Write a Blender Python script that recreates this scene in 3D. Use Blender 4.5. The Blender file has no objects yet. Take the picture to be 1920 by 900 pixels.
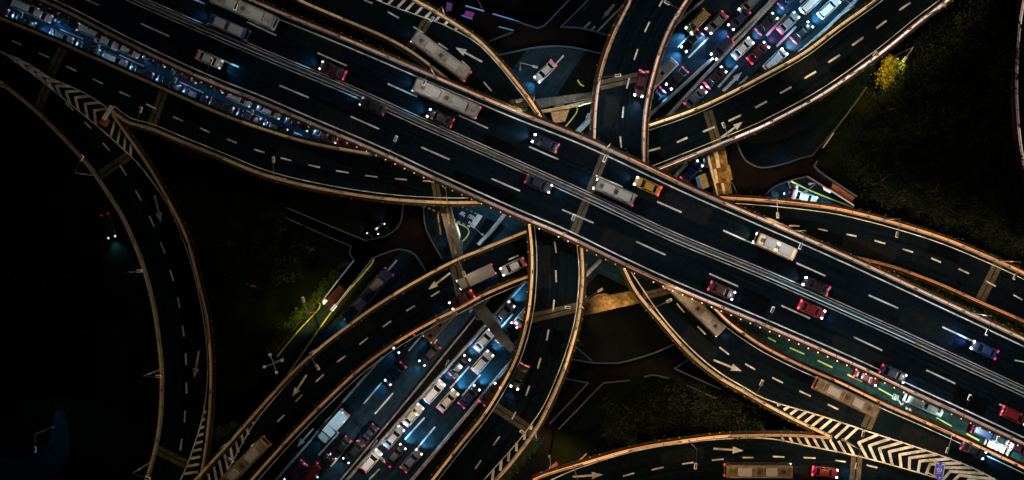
import bpy, math, random
from mathutils import Vector, Matrix, noise

random.seed(7)
scene = bpy.context.scene
COL = scene.collection
R = math.radians

# ------------------------------------------------------------------ camera
H = 215.0
cam_data = bpy.data.cameras.new('camera')
cam_data.sensor_width = 36.0
cam_data.lens = 36.0 * H / 192.0
cam_data.clip_end = 2000.0
cam = bpy.data.objects.new('camera', cam_data)
COL.objects.link(cam)
cam.location = (0, 0, H)
cam.rotation_euler = (0, 0, 0)
scene.camera = cam

# ------------------------------------------------------------------ night sky and a faint moon
world = bpy.data.worlds.new('World')
scene.world = world
world.use_nodes = True
wn = world.node_tree.nodes
wl = world.node_tree.links
wn.clear()
wo = wn.new('ShaderNodeOutputWorld')
wb = wn.new('ShaderNodeBackground')
sky = wn.new('ShaderNodeTexSky')
sky.sky_type = 'NISHITA'
sky.sun_disc = False
sky.sun_elevation = R(35)
sky.sun_rotation = R(140)
wb.inputs['Strength'].default_value = 0.0022
wl.new(sky.outputs[0], wb.inputs['Color'])
wl.new(wb.outputs[0], wo.inputs['Surface'])
moon_data = bpy.data.lights.new('moon', 'SUN')
moon_data.energy = 0.006
moon_data.angle = R(0.5)
moon_data.color = (0.75, 0.87, 1.0)
moon = bpy.data.objects.new('moon', moon_data)
COL.objects.link(moon)
moon.rotation_euler = (R(55), 0, R(40))

vs = scene.view_settings
vs.view_transform = 'Standard'
vs.look = 'None'
vs.exposure = 0.0
vs.gamma = 1.0
scene.cycles.use_denoising = True
scene.cycles.max_bounces = 4
scene.cycles.diffuse_bounces = 2
scene.cycles.glossy_bounces = 2
scene.cycles.sample_clamp_indirect = 3.0
scene.cycles.use_light_tree = True

# ------------------------------------------------------------------ helpers
Z_MAIN, Z_CROSS, Z_RAMP, Z_RAMPB, Z_RAMPC = 18.0, 13.5, 9.0, 9.25, 9.5


def P(px, py, z=0.0):
    s = (H - z) / H / 10.0
    return Vector(((px - 960.0) * s, (450.0 - py) * s, z))


def lerp_table(t, x):
    if x <= t[0][0]:
        return t[0][1]
    for (a, fa), (b, fb) in zip(t, t[1:]):
        if x <= b:
            return fa + (fb - fa) * (x - a) / (b - a)
    return t[-1][1]


DIM = [(0, .035), (200, .06), (400, .12), (600, .26), (800, .5), (1000, .8), (1150, 1.0), (1920, 1.1)]


def dim(px):          # power falls off westward to imitate the darkening on that side
    return lerp_table(DIM, px)


def smooth(pts, step=2.0, ext0=0.0, ext1=0.0):
    """centripetal-free Catmull-Rom through Vectors, resampled about every step metres"""
    n = len(pts)
    if n == 2:
        dense = [pts[0].lerp(pts[1], k / 40) for k in range(41)]
    else:
        q = [pts[0] * 2 - pts[1]] + list(pts) + [pts[-1] * 2 - pts[-2]]
        dense = []
        for i in range(1, n):
            p0, p1, p2, p3 = q[i - 1], q[i], q[i + 1], q[i + 2]
            for k in range(16):
                t = k / 16
                dense.append(0.5 * ((2 * p1) + (p2 - p0) * t + (2 * p0 - 5 * p1 + 4 * p2 - p3) * t * t
                                    + (3 * p1 - p0 - 3 * p2 + p3) * t ** 3))
        dense.append(pts[-1].copy())
    if ext0:
        d = (dense[0] - dense[1]).normalized()
        dense.insert(0, dense[0] + d * ext0)
    if ext1:
        d = (dense[-1] - dense[-2]).normalized()
        dense.append(dense[-1] + d * ext1)
    L = [0.0]
    for a, b in zip(dense, dense[1:]):
        L.append(L[-1] + (b - a).length)
    m = max(2, int(round(L[-1] / step)) + 1)
    return resample(dense, L, m)


def resample(dense, L, m):
    out, j = [], 0
    for k in range(m):
        s = L[-1] * k / (m - 1)
        while j < len(L) - 2 and L[j + 1] < s:
            j += 1
        seg = L[j + 1] - L[j]
        out.append(dense[j].lerp(dense[j + 1], (s - L[j]) / seg if seg > 1e-9 else 0))
    return out


def resample_to(path, m):
    L = [0.0]
    for a, b in zip(path, path[1:]):
        L.append(L[-1] + (b - a).length)
    return resample(path, L, m)


def path(px_list, z, step=2.0):
    return smooth([P(x, y, z) for x, y in px_list], step)


def normals(pts):
    out = []
    for i in range(len(pts)):
        d = pts[min(i + 1, len(pts) - 1)] - pts[max(i - 1, 0)]
        d.z = 0
        d.normalize()
        out.append(Vector((-d.y, d.x, 0)))     # to the left of travel
    return out


def offset(pts, d):
    return [p + n * d for p, n in zip(pts, normals(pts))]


class MB:
    def __init__(self):
        self.v, self.f, self.uv = [], [], None

    def add(self, verts, faces):
        b = len(self.v)
        self.v.extend(tuple(x) for x in verts)
        self.f.extend(tuple(i + b for i in f) for f in faces)

    def box(self, c, s, rz=0.0, ry=0.0):
        m = Matrix.Translation(c) @ Matrix.Rotation(rz, 4, 'Z') @ Matrix.Rotation(ry, 4, 'Y')
        x, y, z = s[0] / 2, s[1] / 2, s[2] / 2
        vs_ = [m @ Vector((a * x, b * y, d * z)) for a in (-1, 1) for b in (-1, 1) for d in (-1, 1)]
        self.add(vs_, [(0, 1, 3, 2), (4, 6, 7, 5), (0, 4, 5, 1), (2, 3, 7, 6), (0, 2, 6, 4), (1, 5, 7, 3)])

    def cbox(self, c, s, ch=0.05, rz=0.0):
        """box with chamfered vertical and top edges"""
        x, y, z = s[0] / 2, s[1] / 2, s[2] / 2
        m = Matrix.Translation(c) @ Matrix.Rotation(rz, 4, 'Z')

        def ring(hx, hy, zz):
            return [(hx - ch, -hy, zz), (hx, -hy + ch, zz), (hx, hy - ch, zz), (hx - ch, hy, zz),
                    (-hx + ch, hy, zz), (-hx, hy - ch, zz), (-hx, -hy + ch, zz), (-hx + ch, -hy, zz)]
        rings = [ring(x, y, -z), ring(x, y, z - ch), ring(x - ch * .7, y - ch * .7, z)]
        self.loft([[m @ Vector(p) for p in r] for r in rings])

    def loft(self, rings, cap=True):
        n = len(rings[0])
        vs_ = [p for r in rings for p in r]
        fs = []
        for i in range(len(rings) - 1):
            for k in range(n):
                k2 = (k + 1) % n
                fs.append((i * n + k, i * n + k2, (i + 1) * n + k2, (i + 1) * n + k))
        if cap:
            fs.append(tuple(reversed(range(n))))
            fs.append(tuple((len(rings) - 1) * n + k for k in range(n)))
        self.add(vs_, fs)

    def sweep(self, pts, prof, side=1):
        ns = normals(pts)
        rings = []
        for p, n in zip(pts, ns):
            rings.append([p + n * (o * side) + Vector((0, 0, h)) for o, h in prof])
        self.loft(rings)

    def tube(self, pts, r, n=8, r1=None):
        rings = []
        for i, p in enumerate(pts):
            d = (pts[min(i + 1, len(pts) - 1)] - pts[max(i - 1, 0)]).normalized()
            up = Vector((0, 0, 1)) if abs(d.z) < .9 else Vector((1, 0, 0))
            a = d.cross(up).normalized()
            b = d.cross(a).normalized()
            rr = r if r1 is None else r + (r1 - r) * i / (len(pts) - 1)
            rings.append([p + a * math.cos(2 * math.pi * k / n) * rr + b * math.sin(2 * math.pi * k / n) * rr for k in range(n)])
        self.loft(rings)

    def ribbon(self, pts, w, dz=0.0):
        ns = normals(pts)
        a = [p + n * (w / 2) + Vector((0, 0, dz)) for p, n in zip(pts, ns)]
        b = [p - n * (w / 2) + Vector((0, 0, dz)) for p, n in zip(pts, ns)]
        m = len(pts)
        self.add(a + b, [(i, m + i, m + i + 1, i + 1) for i in range(m - 1)])

    def bar(self, a, b, w, dz=0.0):
        self.ribbon([a, b], w, dz)

    def poly(self, pts, dz=0.0):
        self.add([p + Vector((0, 0, dz)) for p in pts], [tuple(range(len(pts)))])

    def prism(self, pts, z0, z1):
        n = len(pts)
        v = [Vector((p.x, p.y, z0)) for p in pts] + [Vector((p.x, p.y, z1)) for p in pts]
        f = [tuple(reversed(range(n))), tuple(range(n, 2 * n))]
        f += [(i, (i + 1) % n, n + (i + 1) % n, n + i) for i in range(n)]
        self.add(v, f)

    def build(self, name, mat, parent=None, smooth_=False):
        me = bpy.data.meshes.new(name)
        me.from_pydata(self.v, [], self.f)
        if self.uv:
            lay = me.uv_layers.new(name='uv')
            for li, l in enumerate(me.loops):
                lay.data[li].uv = self.uv[l.vertex_index]
        me.materials.append(mat)
        me.update()
        if smooth_:
            for p in me.polygons:
                p.use_smooth = True
        o = bpy.data.objects.new(name, me)
        COL.objects.link(o)
        if parent is not None:
            o.parent = parent
        return o


def fix_normals(o):
    import bmesh
    bm = bmesh.new()
    bm.from_mesh(o.data)
    bmesh.ops.recalc_face_normals(bm, faces=bm.faces)
    bm.to_mesh(o.data)
    bm.free()


def tag(o, label=None, cat=None, group=None, kind=None):
    if label:
        o['label'] = label
    if cat:
        o['category'] = cat
    if group:
        o['group'] = group
    if kind:
        o['kind'] = kind
    return o


def thing(name, label, cat, loc=(0, 0, 0), rz=0.0, group=None):
    o = bpy.data.objects.new(name, None)
    COL.objects.link(o)
    o.location = loc
    o.rotation_euler = (0, 0, rz)
    o.empty_display_size = 0.5
    return tag(o, label, cat, group)


# ------------------------------------------------------------------ materials
def principled(name, color, rough=0.6, metal=0.0, spec=0.5, coat=0.0):
    m = bpy.data.materials.new(name)
    m.use_nodes = True
    b = m.node_tree.nodes['Principled BSDF']
    b.inputs['Base Color'].default_value = (*color, 1)
    b.inputs['Roughness'].default_value = rough
    b.inputs['Metallic'].default_value = metal
    b.inputs['Specular IOR Level'].default_value = spec
    if coat:
        b.inputs['Coat Weight'].default_value = coat
        b.inputs['Coat Roughness'].default_value = 0.08
    return m


def noisy(name, c0, c1, scale=1.0, rough=0.75, spec=0.3, detail=6, c2=None, scale2=8.0, stretch=None, bump=0.0, coat=0.0):
    """two colours mixed by noise at one scale and modulated by a finer one"""
    m = principled(name, c0, rough, 0, spec, coat)
    nt = m.node_tree
    b = nt.nodes['Principled BSDF']
    tc = nt.nodes.new('ShaderNodeTexCoord')
    src = tc.outputs['Object']
    if stretch:
        mp = nt.nodes.new('ShaderNodeMapping')
        mp.inputs['Scale'].default_value = stretch
        nt.links.new(tc.outputs['UV'], mp.inputs['Vector'])
        src = mp.outputs[0]
    n1 = nt.nodes.new('ShaderNodeTexNoise')
    n1.inputs['Scale'].default_value = scale
    n1.inputs['Detail'].default_value = detail
    nt.links.new(src, n1.inputs['Vector'])
    r1 = nt.nodes.new('ShaderNodeValToRGB')
    r1.color_ramp.elements[0].position = .35
    r1.color_ramp.elements[1].position = .68
    r1.color_ramp.elements[0].color = (*c0, 1)
    r1.color_ramp.elements[1].color = (*c1, 1)
    nt.links.new(n1.outputs['Fac'], r1.inputs['Fac'])
    n2 = nt.nodes.new('ShaderNodeTexNoise')
    n2.inputs['Scale'].default_value = scale2
    n2.inputs['Detail'].default_value = 4
    nt.links.new(tc.outputs['Object'], n2.inputs['Vector'])
    r2 = nt.nodes.new('ShaderNodeValToRGB')
    r2.color_ramp.elements[0].position = .3
    r2.color_ramp.elements[1].position = .75
    r2.color_ramp.elements[0].color = (.6, .6, .6, 1)
    r2.color_ramp.elements[1].color = (1.25, 1.25, 1.25, 1)
    nt.links.new(n2.outputs['Fac'], r2.inputs['Fac'])
    mx = nt.nodes.new('ShaderNodeMix')
    mx.data_type = 'RGBA'
    mx.blend_type = 'MULTIPLY'
    mx.inputs['Factor'].default_value = 1.0
    nt.links.new(r1.outputs[0], mx.inputs['A'])
    nt.links.new(r2.outputs[0], mx.inputs['B'])
    nt.links.new(mx.outputs['Result'], b.inputs['Base Color'])
    if bump:
        bp = nt.nodes.new('ShaderNodeBump')
        bp.inputs['Strength'].default_value = bump
        nt.links.new(n2.outputs['Fac'], bp.inputs['Height'])
        nt.links.new(bp.outputs[0], b.inputs['Normal'])
    return m


_em = {}


def emit(color, strength, sample=True):
    k = (tuple(round(c, 3) for c in color), round(strength, 4), sample)
    if k not in _em:
        m = bpy.data.materials.new('light_source')
        m.use_nodes = True
        nt = m.node_tree
        b = nt.nodes['Principled BSDF']
        b.inputs['Base Color'].default_value = (.025, .025, .025, 1)
        b.inputs['Emission Color'].default_value = (*color, 1)
        b.inputs['Emission Strength'].default_value = strength
        if not sample:
            m.cycles.emission_sampling = 'NONE'
        _em[k] = m
    return _em[k]


M = {}
M['asphalt'] = noisy('asphalt', (.0012, .0036, .0068), (.0048, .0098, .0150), 1.0, .9, .02, 7, scale2=1.1, stretch=(2.2, .035, 1))
M['asphalt_ground'] = noisy('asphalt_ground', (.007, .019, .029), (.014, .034, .049), 1.0, .8, .08, 5, scale2=.9, stretch=(2.0, .05, 1))
M['asphalt_green'] = noisy('asphalt_green_cast', (.010, .026, .022), (.019, .041, .035), 1.0, .8, .08, 5, scale2=.9, stretch=(2.0, .05, 1))  # green lamp cast put into the road colour
M['paint'] = noisy('road_paint', (.30, .30, .29), (.82, .82, .80), .45, .7, .2, 8, scale2=6)
M['paint_yellow'] = noisy('road_paint_yellow', (.62, .55, .10), (.8, .72, .16), .8, .7, .2, 6, scale2=5)
M['joint'] = noisy('joint_concrete', (.05, .042, .03), (.10, .085, .06), .7, .85, .1, 6, scale2=3)
M['concrete'] = noisy('parapet_concrete', (.17, .145, .115), (.32, .28, .23), .5, .8, .2, 6, scale2=3)
M['soffit'] = noisy('deck_concrete', (.10, .10, .10), (.16, .16, .155), .5, .85, .1, 6, scale2=3)
M['beam'] = noisy('pier_concrete', (.05, .028, .006), (.44, .29, .09), .35, .85, .1, 8, scale2=1.4)
M['beam_pale'] = noisy('pier_concrete_pale', (.42, .33, .20), (.58, .47, .30), .4, .85, .1, 8, scale2=2)
M['earth'] = noisy('earth', (.0025, .0035, .0042), (.006, .0075, .008), .12, .95, .05, 8, scale2=1.5)
M['lawn'] = noisy('lawn', (.002, .0045, .0018), (.006, .010, .0035), .25, .95, .05, 8, scale2=3)
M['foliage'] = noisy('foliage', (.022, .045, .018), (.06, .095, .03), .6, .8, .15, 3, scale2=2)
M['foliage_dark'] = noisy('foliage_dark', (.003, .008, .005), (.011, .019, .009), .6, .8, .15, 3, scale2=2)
M['foliage_yellow'] = noisy('foliage_yellow', (.16, .13, .012), (.34, .28, .04), .9, .8, .1, 3, scale2=2)  # yellow lamp light put into the leaf colour
M['bark'] = noisy('bark', (.05, .035, .025), (.09, .07, .05), 2, .9, .1)
M['bridge_deck'] = noisy('footbridge_tiles', (.0026, .0019, .0026), (.0055, .004, .0045), .5, .9, .05, 6, scale2=2)
M['tile'] = noisy('stair_tiles', (.20, .075, .045), (.28, .11, .07), 1.2, .7, .2, 5, scale2=4)
M['steel'] = noisy('galvanised_steel', (.24, .245, .25), (.36, .365, .375), 3, .45, .5, 4)
M['rail_steel'] = noisy('rail_steel', (.022, .027, .032), (.04, .047, .055), 3, .5, .5, 4)
M['barrier'] = noisy('barrier_paint', (.22, .22, .22), (.44, .44, .43), .6, .6, .3, 5, scale2=3)
M['glass'] = principled('vehicle_glass', (.008, .009, .011), .08, 0, .5)
M['tyre'] = principled('tyre_rubber', (.012, .012, .012), .8, 0, .2)
M['trim'] = principled('black_trim', (.015, .015, .016), .5)
M['sign_white'] = noisy('sign_white', (.55, .55, .55), (.7, .7, .7), 1, .5, .3)
M['sign_blue'] = principled('sign_blue', (.02, .07, .60), .4)
M['soil'] = principled('planter_soil', (.010, .009, .007), .95)
M['grey_unit'] = principled('grey_plastic', (.25, .26, .27), .6)


def paint_mat(name, c, rough=.4):
    m = principled('car_paint_' + name, c, rough, 0, .5, .6)
    return m


CAR = {
    'white': paint_mat('white', (.74, .72, .69)), 'dimmed': paint_mat('dimmed', (.30, .25, .22)), 'pewter': noisy('car_paint_pewter', (.17, .165, .165), (.34, .325, .31), .5, .45, .4, 7, scale2=1.6, coat=.3), 'bronze': noisy('car_paint_bronze', (.09, .065, .035), (.22, .16, .09), .5, .45, .4, 7, scale2=1.6, coat=.3), 'cream': paint_mat('cream', (.62, .52, .38)),
    'black': paint_mat('black', (.010, .010, .012)), 'silver': paint_mat('silver', (.38, .39, .41)),
    'grey': paint_mat('grey', (.13, .135, .145)), 'red': paint_mat('red', (.14, .008, .012)),
    'blue': paint_mat('blue', (.010, .035, .13)), 'gold': paint_mat('gold', (.42, .30, .10)),
    'navy': paint_mat('navy', (.012, .018, .05)), 'maroon': paint_mat('maroon', (.035, .005, .014)),
    'yellow': paint_mat('yellow', (.34, .19, .02)), 'green': paint_mat('green', (.03, .10, .06)),
}

# ------------------------------------------------------------------ ground
g = MB()
g.add([(-420, -320, 0), (420, -320, 0), (420, 320, 0), (-420, 320, 0)], [(0, 1, 2, 3)])
tag(g.build('ground', M['earth']), kind='structure')


def sheet(name, mat, px, z):
    m = MB()
    m.poly([P(x, y, z) for x, y in px])
    return tag(m.build(name, mat), kind='structure')


def road_sheet(name, mat, left, right, z):
    L, Rr = path(left, z), path(right, z)
    n = max(len(L), len(Rr))
    L, Rr = resample_to(L, n), resample_to(Rr, n)
    m = MB()
    m.add(L + Rr, [(i, n + i, n + i + 1, i + 1) for i in range(n - 1)])
    m.uv = uv_for(L, Rr)
    return tag(m.build(name, mat), kind='structure')


def uv_for(L, Rr):
    uv, s = [], 0.0
    a, b = [], []
    for i in range(len(L)):
        if i:
            s += ((L[i] + Rr[i]) / 2 - (L[i - 1] + Rr[i - 1]) / 2).length
        w = (L[i] - Rr[i]).length
        a.append((0.0, s))
        b.append((w, s))
    return a + b


sheet('lawn', M['lawn'], [(300, 330), (520, 380), (640, 420), (690, 470), (600, 590), (500, 700), (430, 760), (400, 640), (380, 500)], .006)
sheet('lawn', M['lawn'], [(1540, 120), (1800, 0), (1930, 0), (1930, 520), (1640, 400), (1520, 300)], .006)
sheet('lawn', M['lawn'], [(1080, 700), (1300, 690), (1480, 790), (1180, 830), (1020, 880)], .006)
sheet('lawn', M['lawn'], [(-30, 180), (170, 330), (280, 600), (270, 900), (-30, 900)], .006)
sheet('lawn', M['lawn'], [(1590, 470), (1700, 490), (1930, 600), (1930, 660), (1750, 580), (1560, 490)], .006)
road_sheet('road', M['asphalt_ground'], [(1090, -30), (1070, 0), (960, 130), (830, 330), (760, 460), (560, 670), (430, 820)],
           [(1215, -30), (1190, 0), (1075, 130), (930, 380), (830, 520), (660, 680), (520, 850)], .012)
G1L = [(1345, -40), (1310, -2), (1267, 48), (1130, 215), (980, 390), (840, 540), (710, 677), (623, 777), (517, 900), (440, 990)]
G1R = [(1500, -45), (1455, 0), (1377, 73), (1217, 218), (1050, 400), (887, 600), (763, 752), (640, 900), (560, 1000)]
G2L = [(1500, -50), (1452, 0), (1380, 80), (1250, 220), (1082, 410), (917, 600), (780, 752), (648, 900), (566, 1000)]
G2R = [(1660, -50), (1604, 0), (1490, 107), (1330, 265), (1170, 460), (1045, 590), (953, 685), (863, 790), (773, 897), (700, 985)]
g1 = road_sheet('road', M['asphalt_ground'], G1L, G1R, .02)
g2 = road_sheet('road', M['asphalt_ground'], [(x + 3, y) for x, y in G2L], G2R, .022)
G3L = [(-60, -62), (0, -34), (133, 26), (480, 180), (743, 295), (960, 392), (1160, 485), (1440, 595), (1600, 670), (1920, 822), (2000, 860)]
G3R = [(-60, 5), (0, 34), (213, 125), (400, 209), (560, 266), (740, 335), (960, 430), (1160, 530), (1323, 600), (1440, 660), (1573, 721), (1740, 797), (1920, 882), (2000, 920)]
M['asphalt_blue_glow'] = noisy('asphalt_blue_glow', (.010, .034, .052), (.018, .054, .080), 1.0, .8, .08, 5, scale2=.9, stretch=(2.0, .05, 1))  # blue glow of the headlights put into this road's colour
g3 = road_sheet('road', M['asphalt_blue_glow'], G3L, G3R, .032)
road_sheet('green_cast_road', M['asphalt_green'], [(x, y) for x, y in G3L if x >= 1160], [(1160, 530), (1323, 600), (1440, 660), (1573, 721), (1740, 797), (1920, 882), (2000, 920)], .034)  # separate sheet carrying the green cast of the lamps in its colour
# unlit park road in the lower left and the road through the grove
road_sheet('road', M['asphalt_ground'], [(-30, 858), (60, 855), (95, 820), (98, 770)], [(-30, 905), (90, 900), (130, 850), (122, 770)], .012)
road_sheet('path', M['asphalt_ground'], [(640, 490), (560, 590), (505, 690)], [(700, 500), (620, 600), (540, 710)], .016)
road_sheet('road', M['asphalt'], [(1690, 90), (1600, 200), (1500, 330), (1430, 380)], [(1640, 90), (1560, 180), (1450, 290), (1390, 350)], .012)
sheet('road', M['asphalt_ground'], [(1440, 345), (1480, 335), (1590, 395), (1450, 378)], .017)

# ------------------------------------------------------------------ elevated decks
def deck(name, left, right, z, thick=1.3):
    L, Rr = path(left, z, 2.5), path(right, z, 2.5)
    n = max(len(L), len(Rr))
    L, Rr = resample_to(L, n), resample_to(Rr, n)
    m = MB()
    m.add(L + Rr, [(i, n + i, n + i + 1, i + 1) for i in range(n - 1)])
    m.uv = uv_for(L, Rr)
    o = tag(m.build(name, M['asphalt']), kind='structure')
    b = MB()
    dn = lambda pts, d, s: [p + nn * s + Vector((0, 0, -d)) for p, nn in zip(pts, normals(pts))]
    rings = []
    inL, inR = L, Rr
    for i in range(n):
        c = (L[i] + Rr[i]) / 2
        lo = Vector((0, 0, -thick))
        top = Vector((0, 0, -.004))
        rings.append([L[i] + top, Rr[i] + top, Rr[i] + Vector((0, 0, -.45)), Rr[i].lerp(c, .35) + lo, L[i].lerp(c, .35) + lo, L[i] + Vector((0, 0, -.45))])
    b.loft(rings)
    s = b.build('girder', M['soffit'], o)
    return o


MAIN_N = [(-80, -245), (200, -118), (460, -3), (657, 78), (800, 139), (960, 207), (1110, 267), (1293, 353), (1440, 417), (1583, 480), (1760, 562), (1920, 637), (2010, 680)]
MAIN_S = [(-80, -70), (72, -2), (133, 26), (233, 78), (333, 126), (413, 161), (480, 187), (580, 230), (680, 272), (743, 300), (813, 333), (960, 399), (1057, 440), (1160, 490), (1260, 536), (1440, 612), (1600, 682), (1707, 733), (1807, 779), (1920, 832), (2010, 876)]
MEDIAN = [(-80, -152), (120, -62), (260, 1), (480, 96), (647, 165), (800, 234), (960, 305), (1113, 374), (1260, 443), (1440, 517), (1630, 601), (1740, 651), (1920, 734), (2010, 776)]
R1_U = [(-60, 8), (0, 34), (110, 79), (213, 125), (310, 168), (400, 208), (480, 238), (580, 268), (697, 290), (830, 330), (960, 372)]
R1_L = [(-60, 65), (0, 95), (56, 120), (89, 142), (124, 157), (160, 173), (213, 212), (240, 234), (283, 243), (333, 262), (420, 297), (480, 322), (547, 342), (647, 362), (747, 375), (847, 380), (905, 379), (980, 375)]
R1_LP = [(208, 205), (240, 229), (283, 241), (333, 262), (420, 297), (480, 322), (547, 342), (647, 362), (747, 375), (847, 380), (905, 379)]
R2_L = [(-60, 110), (0, 153), (67, 207), (110, 249), (160, 302), (187, 338), (227, 400), (253, 455), (270, 500), (284, 550), (294, 600), (303, 673), (305, 717), (302, 783), (293, 840), (276, 900), (255, 960)]
R2_R = [(213, 214), (235, 246), (273, 300), (313, 367), (353, 450), (383, 567), (391, 610), (397, 683), (395, 767), (388, 833), (379, 890), (365, 950)]
GORE_L = [(-60, 66), (0, 96), (51, 131), (89, 160), (129, 193), (187, 240), (240, 288), (253, 300), (283, 337), (320, 393), (343, 450), (360, 500), (380, 590), (389, 667), (387, 733), (377, 793), (353, 867), (337, 903), (318, 950)]
R3_N = [(690, -70), (773, -2), (813, 21), (893, 74), (940, 122), (965, 152), (993, 188), (1022, 234)]
R3_S = [(480, -45), (560, 0), (647, 38), (713, 66), (763, 92), (807, 123), (850, 158), (905, 205)]
R5N_L = [(1190, -40), (1182, 0), (1160, 45), (1141, 90), (1127, 135), (1119, 180), (1115, 230), (1114, 275), (1112, 330)]
R5N_R = [(1310, -40), (1287, 0), (1260, 43), (1240, 88), (1226, 133), (1213, 187), (1207, 240), (1206, 312), (1204, 370)]
R5S_L = [(985, 360), (992, 415), (997, 460), (998, 510), (994, 567), (988, 602), (977, 645), (958, 693), (913, 770), (863, 833), (813, 897), (770, 950)]
R5S_R = [(1085, 400), (1089, 457), (1092, 505), (1090, 550), (1083, 603), (1067, 663), (1050, 712), (1027, 763), (1003, 807), (960, 865), (918, 912), (880, 955)]
R6_N = [(1110, 268), (1215, 237), (1293, 210), (1360, 180), (1440, 138), (1507, 100), (1573, 50), (1643, 0), (1710, -55)]
R6_S = [(1150, 345), (1230, 318), (1260, 306), (1327, 279), (1393, 252), (1440, 231), (1540, 177), (1640, 107), (1723, 40), (1776, 0), (1850, -60)]
R7_N = [(1060, 405), (990, 432), (897, 470), (853, 488), (780, 527), (713, 568), (670, 598), (607, 646), (547, 700), (480, 773), (433, 827), (400, 863), (367, 899), (320, 950)]
R7_S = [(1070, 490), (990, 519), (960, 530), (907, 553), (863, 577), (815, 601), (747, 640), (680, 688), (613, 750), (547, 817), (475, 897), (430, 950)]
R8_N = [(1240, 368), (1348, 371), (1440, 377), (1540, 388), (1607, 401), (1690, 423), (1773, 450), (1857, 485), (1920, 514), (2000, 555)]
R8_S = [(1300, 420), (1440, 432), (1520, 450), (1597, 481), (1673, 500), (1757, 531), (1840, 568), (1913, 600), (2000, 645)]
R4_L = [(1140, 440), (1167, 497), (1193, 547), (1237, 600), (1293, 663), (1343, 704), (1393, 733), (1440, 760), (1490, 786), (1557, 818)]
R4_LD = R4_L[:-2] + [(1490, 786), (1557, 800), (1640, 813), (1723, 840), (1807, 870), (1862, 897), (1940, 940)]
R4_R = [(1240, 470), (1280, 520), (1323, 562), (1360, 600), (1397, 628), (1440, 655), (1507, 688), (1573, 717), (1647, 753), (1740, 794), (1840, 840), (1920, 878), (2000, 918)]
R4_U = [(1440, 750), (1540, 780), (1640, 813), (1723, 840), (1807, 870), (1862, 897), (1940, 940)]
R9_U = [(920, 935), (1000, 899), (1027, 888), (1093, 868), (1193, 840), (1293, 824), (1360, 817), (1440, 815), (1500, 816), (1557, 820)]
R9_LN = [(985, 925), (1040, 897), (1093, 875), (1193, 845), (1293, 829), (1360, 823), (1440, 822), (1523, 838), (1607, 855), (1690, 877), (1757, 897), (1830, 925)]
R9_DU = R9_U[:-1] + [(1557, 800), (1640, 813), (1723, 840), (1807, 870), (1862, 897), (1940, 940)]
R9_D = [(960, 1010), (1060, 970), (1200, 930), (1350, 910), (1480, 910), (1600, 930), (1720, 965), (1860, 1020)]
R10_L = [(1926, -40), (1917, 0), (1908, 60), (1903, 150), (1907, 240), (1919, 320), (1945, 420)]
R10_R = [(2030, -40), (2020, 0), (2010, 60), (2005, 150), (2010, 240), (2022, 320), (2050, 420)]

main = deck('expressway_road', MAIN_N, MAIN_S, Z_MAIN, 1.6)
r1 = deck('ramp_road', R1_U, R1_L, Z_RAMP)
r2 = deck('ramp_road', [(-60, 66), (0, 95), (56, 120), (89, 142), (124, 157), (160, 173), (213, 213)] + R2_R[1:], R2_L, Z_RAMP)
r3 = deck('ramp_road', R3_N, R3_S, Z_RAMPB)
r5 = deck('ramp_road', R5N_R, R5N_L, Z_CROSS)
r5s = deck('ramp_road', R5S_R, R5S_L, Z_CROSS)
r6 = deck('ramp_road', R6_N, R6_S, Z_RAMPC)
r7 = deck('ramp_road', R7_N, R7_S, Z_RAMPC)
r8 = deck('ramp_road', R8_N, R8_S, Z_RAMP)
r4 = deck('ramp_road', R4_R, R4_LD, Z_RAMPB)
r9 = deck('ramp_road', R9_DU, R9_D, Z_RAMPB)
r10 = deck('ramp_road', R10_R, R10_L, Z_RAMP)

# ------------------------------------------------------------------ road markings
MARK = .006


class Marks:
    def __init__(self, road, z, yellow=False):
        self.m, self.road, self.z, self.y = MB(), road, z, yellow

    def dash(self, *segs, w=.26):
        for a, b in segs:
            self.m.bar(P(*a, self.z), P(*b, self.z), w, MARK)

    def line(self, px, w=.18, off=0.0):
        p = path(px, self.z)
        self.m.ribbon(offset(p, off) if off else p, w, MARK)

    def arrow(self, tail, tip, w=.34, head=.36):
        a, b = P(*tail, self.z), P(*tip, self.z)
        d = (b - a)
        L = d.length
        d.normalize()
        n = Vector((-d.y, d.x, 0))
        k = a + d * L * (1 - head)
        up = Vector((0, 0, MARK))
        hw = L * .12
        self.m.add([a + n * w / 2 + up, a - n * w / 2 + up, k - n * w / 2 + up, k + n * w / 2 + up], [(0, 1, 2, 3)])
        self.m.add([k + n * hw + up, k - n * hw + up, b + up], [(0, 1, 2)])

    def chevrons(self, U, Lw, t0, t1, n, lead, w=.42):
        pu, pl = resample_to(path(U, self.z, 1), 300), resample_to(path(Lw, self.z, 1), 300)
        for k in range(n):
            t = t0 + (t1 - t0) * k / (n - 1)
            i = min(299, max(0, int(t * 299)))
            j = min(299, i + int(lead * 299))
            ap = (pu[i] + pl[i]) / 2
            for e in (pu[j], pl[j]):
                self.mitre(ap, e, w)

    def mitre(self, a, b, w):
        self.m.bar(a + (a - b).normalized() * w * .25, b, w, MARK + .002 * random.random())

    def glyph(self, o, right, up, strokes, w=.16):
        """strokes in a unit cell laid on the road: o is the lower-left corner in pixels"""
        for (x0, y0), (x1, y1) in strokes:
            a = (o[0] + right[0] * x0 + up[0] * y0, o[1] + right[1] * x0 + up[1] * y0)
            b = (o[0] + right[0] * x1 + up[0] * y1, o[1] + right[1] * x1 + up[1] * y1)
            self.m.bar(P(*a, self.z), P(*b, self.z), w, MARK + .002 * random.random())

    def build(self, mat=None):
        return self.m.build('lane_markings', mat or (M['paint_yellow'] if self.y else M['paint']), self.road)


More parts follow.
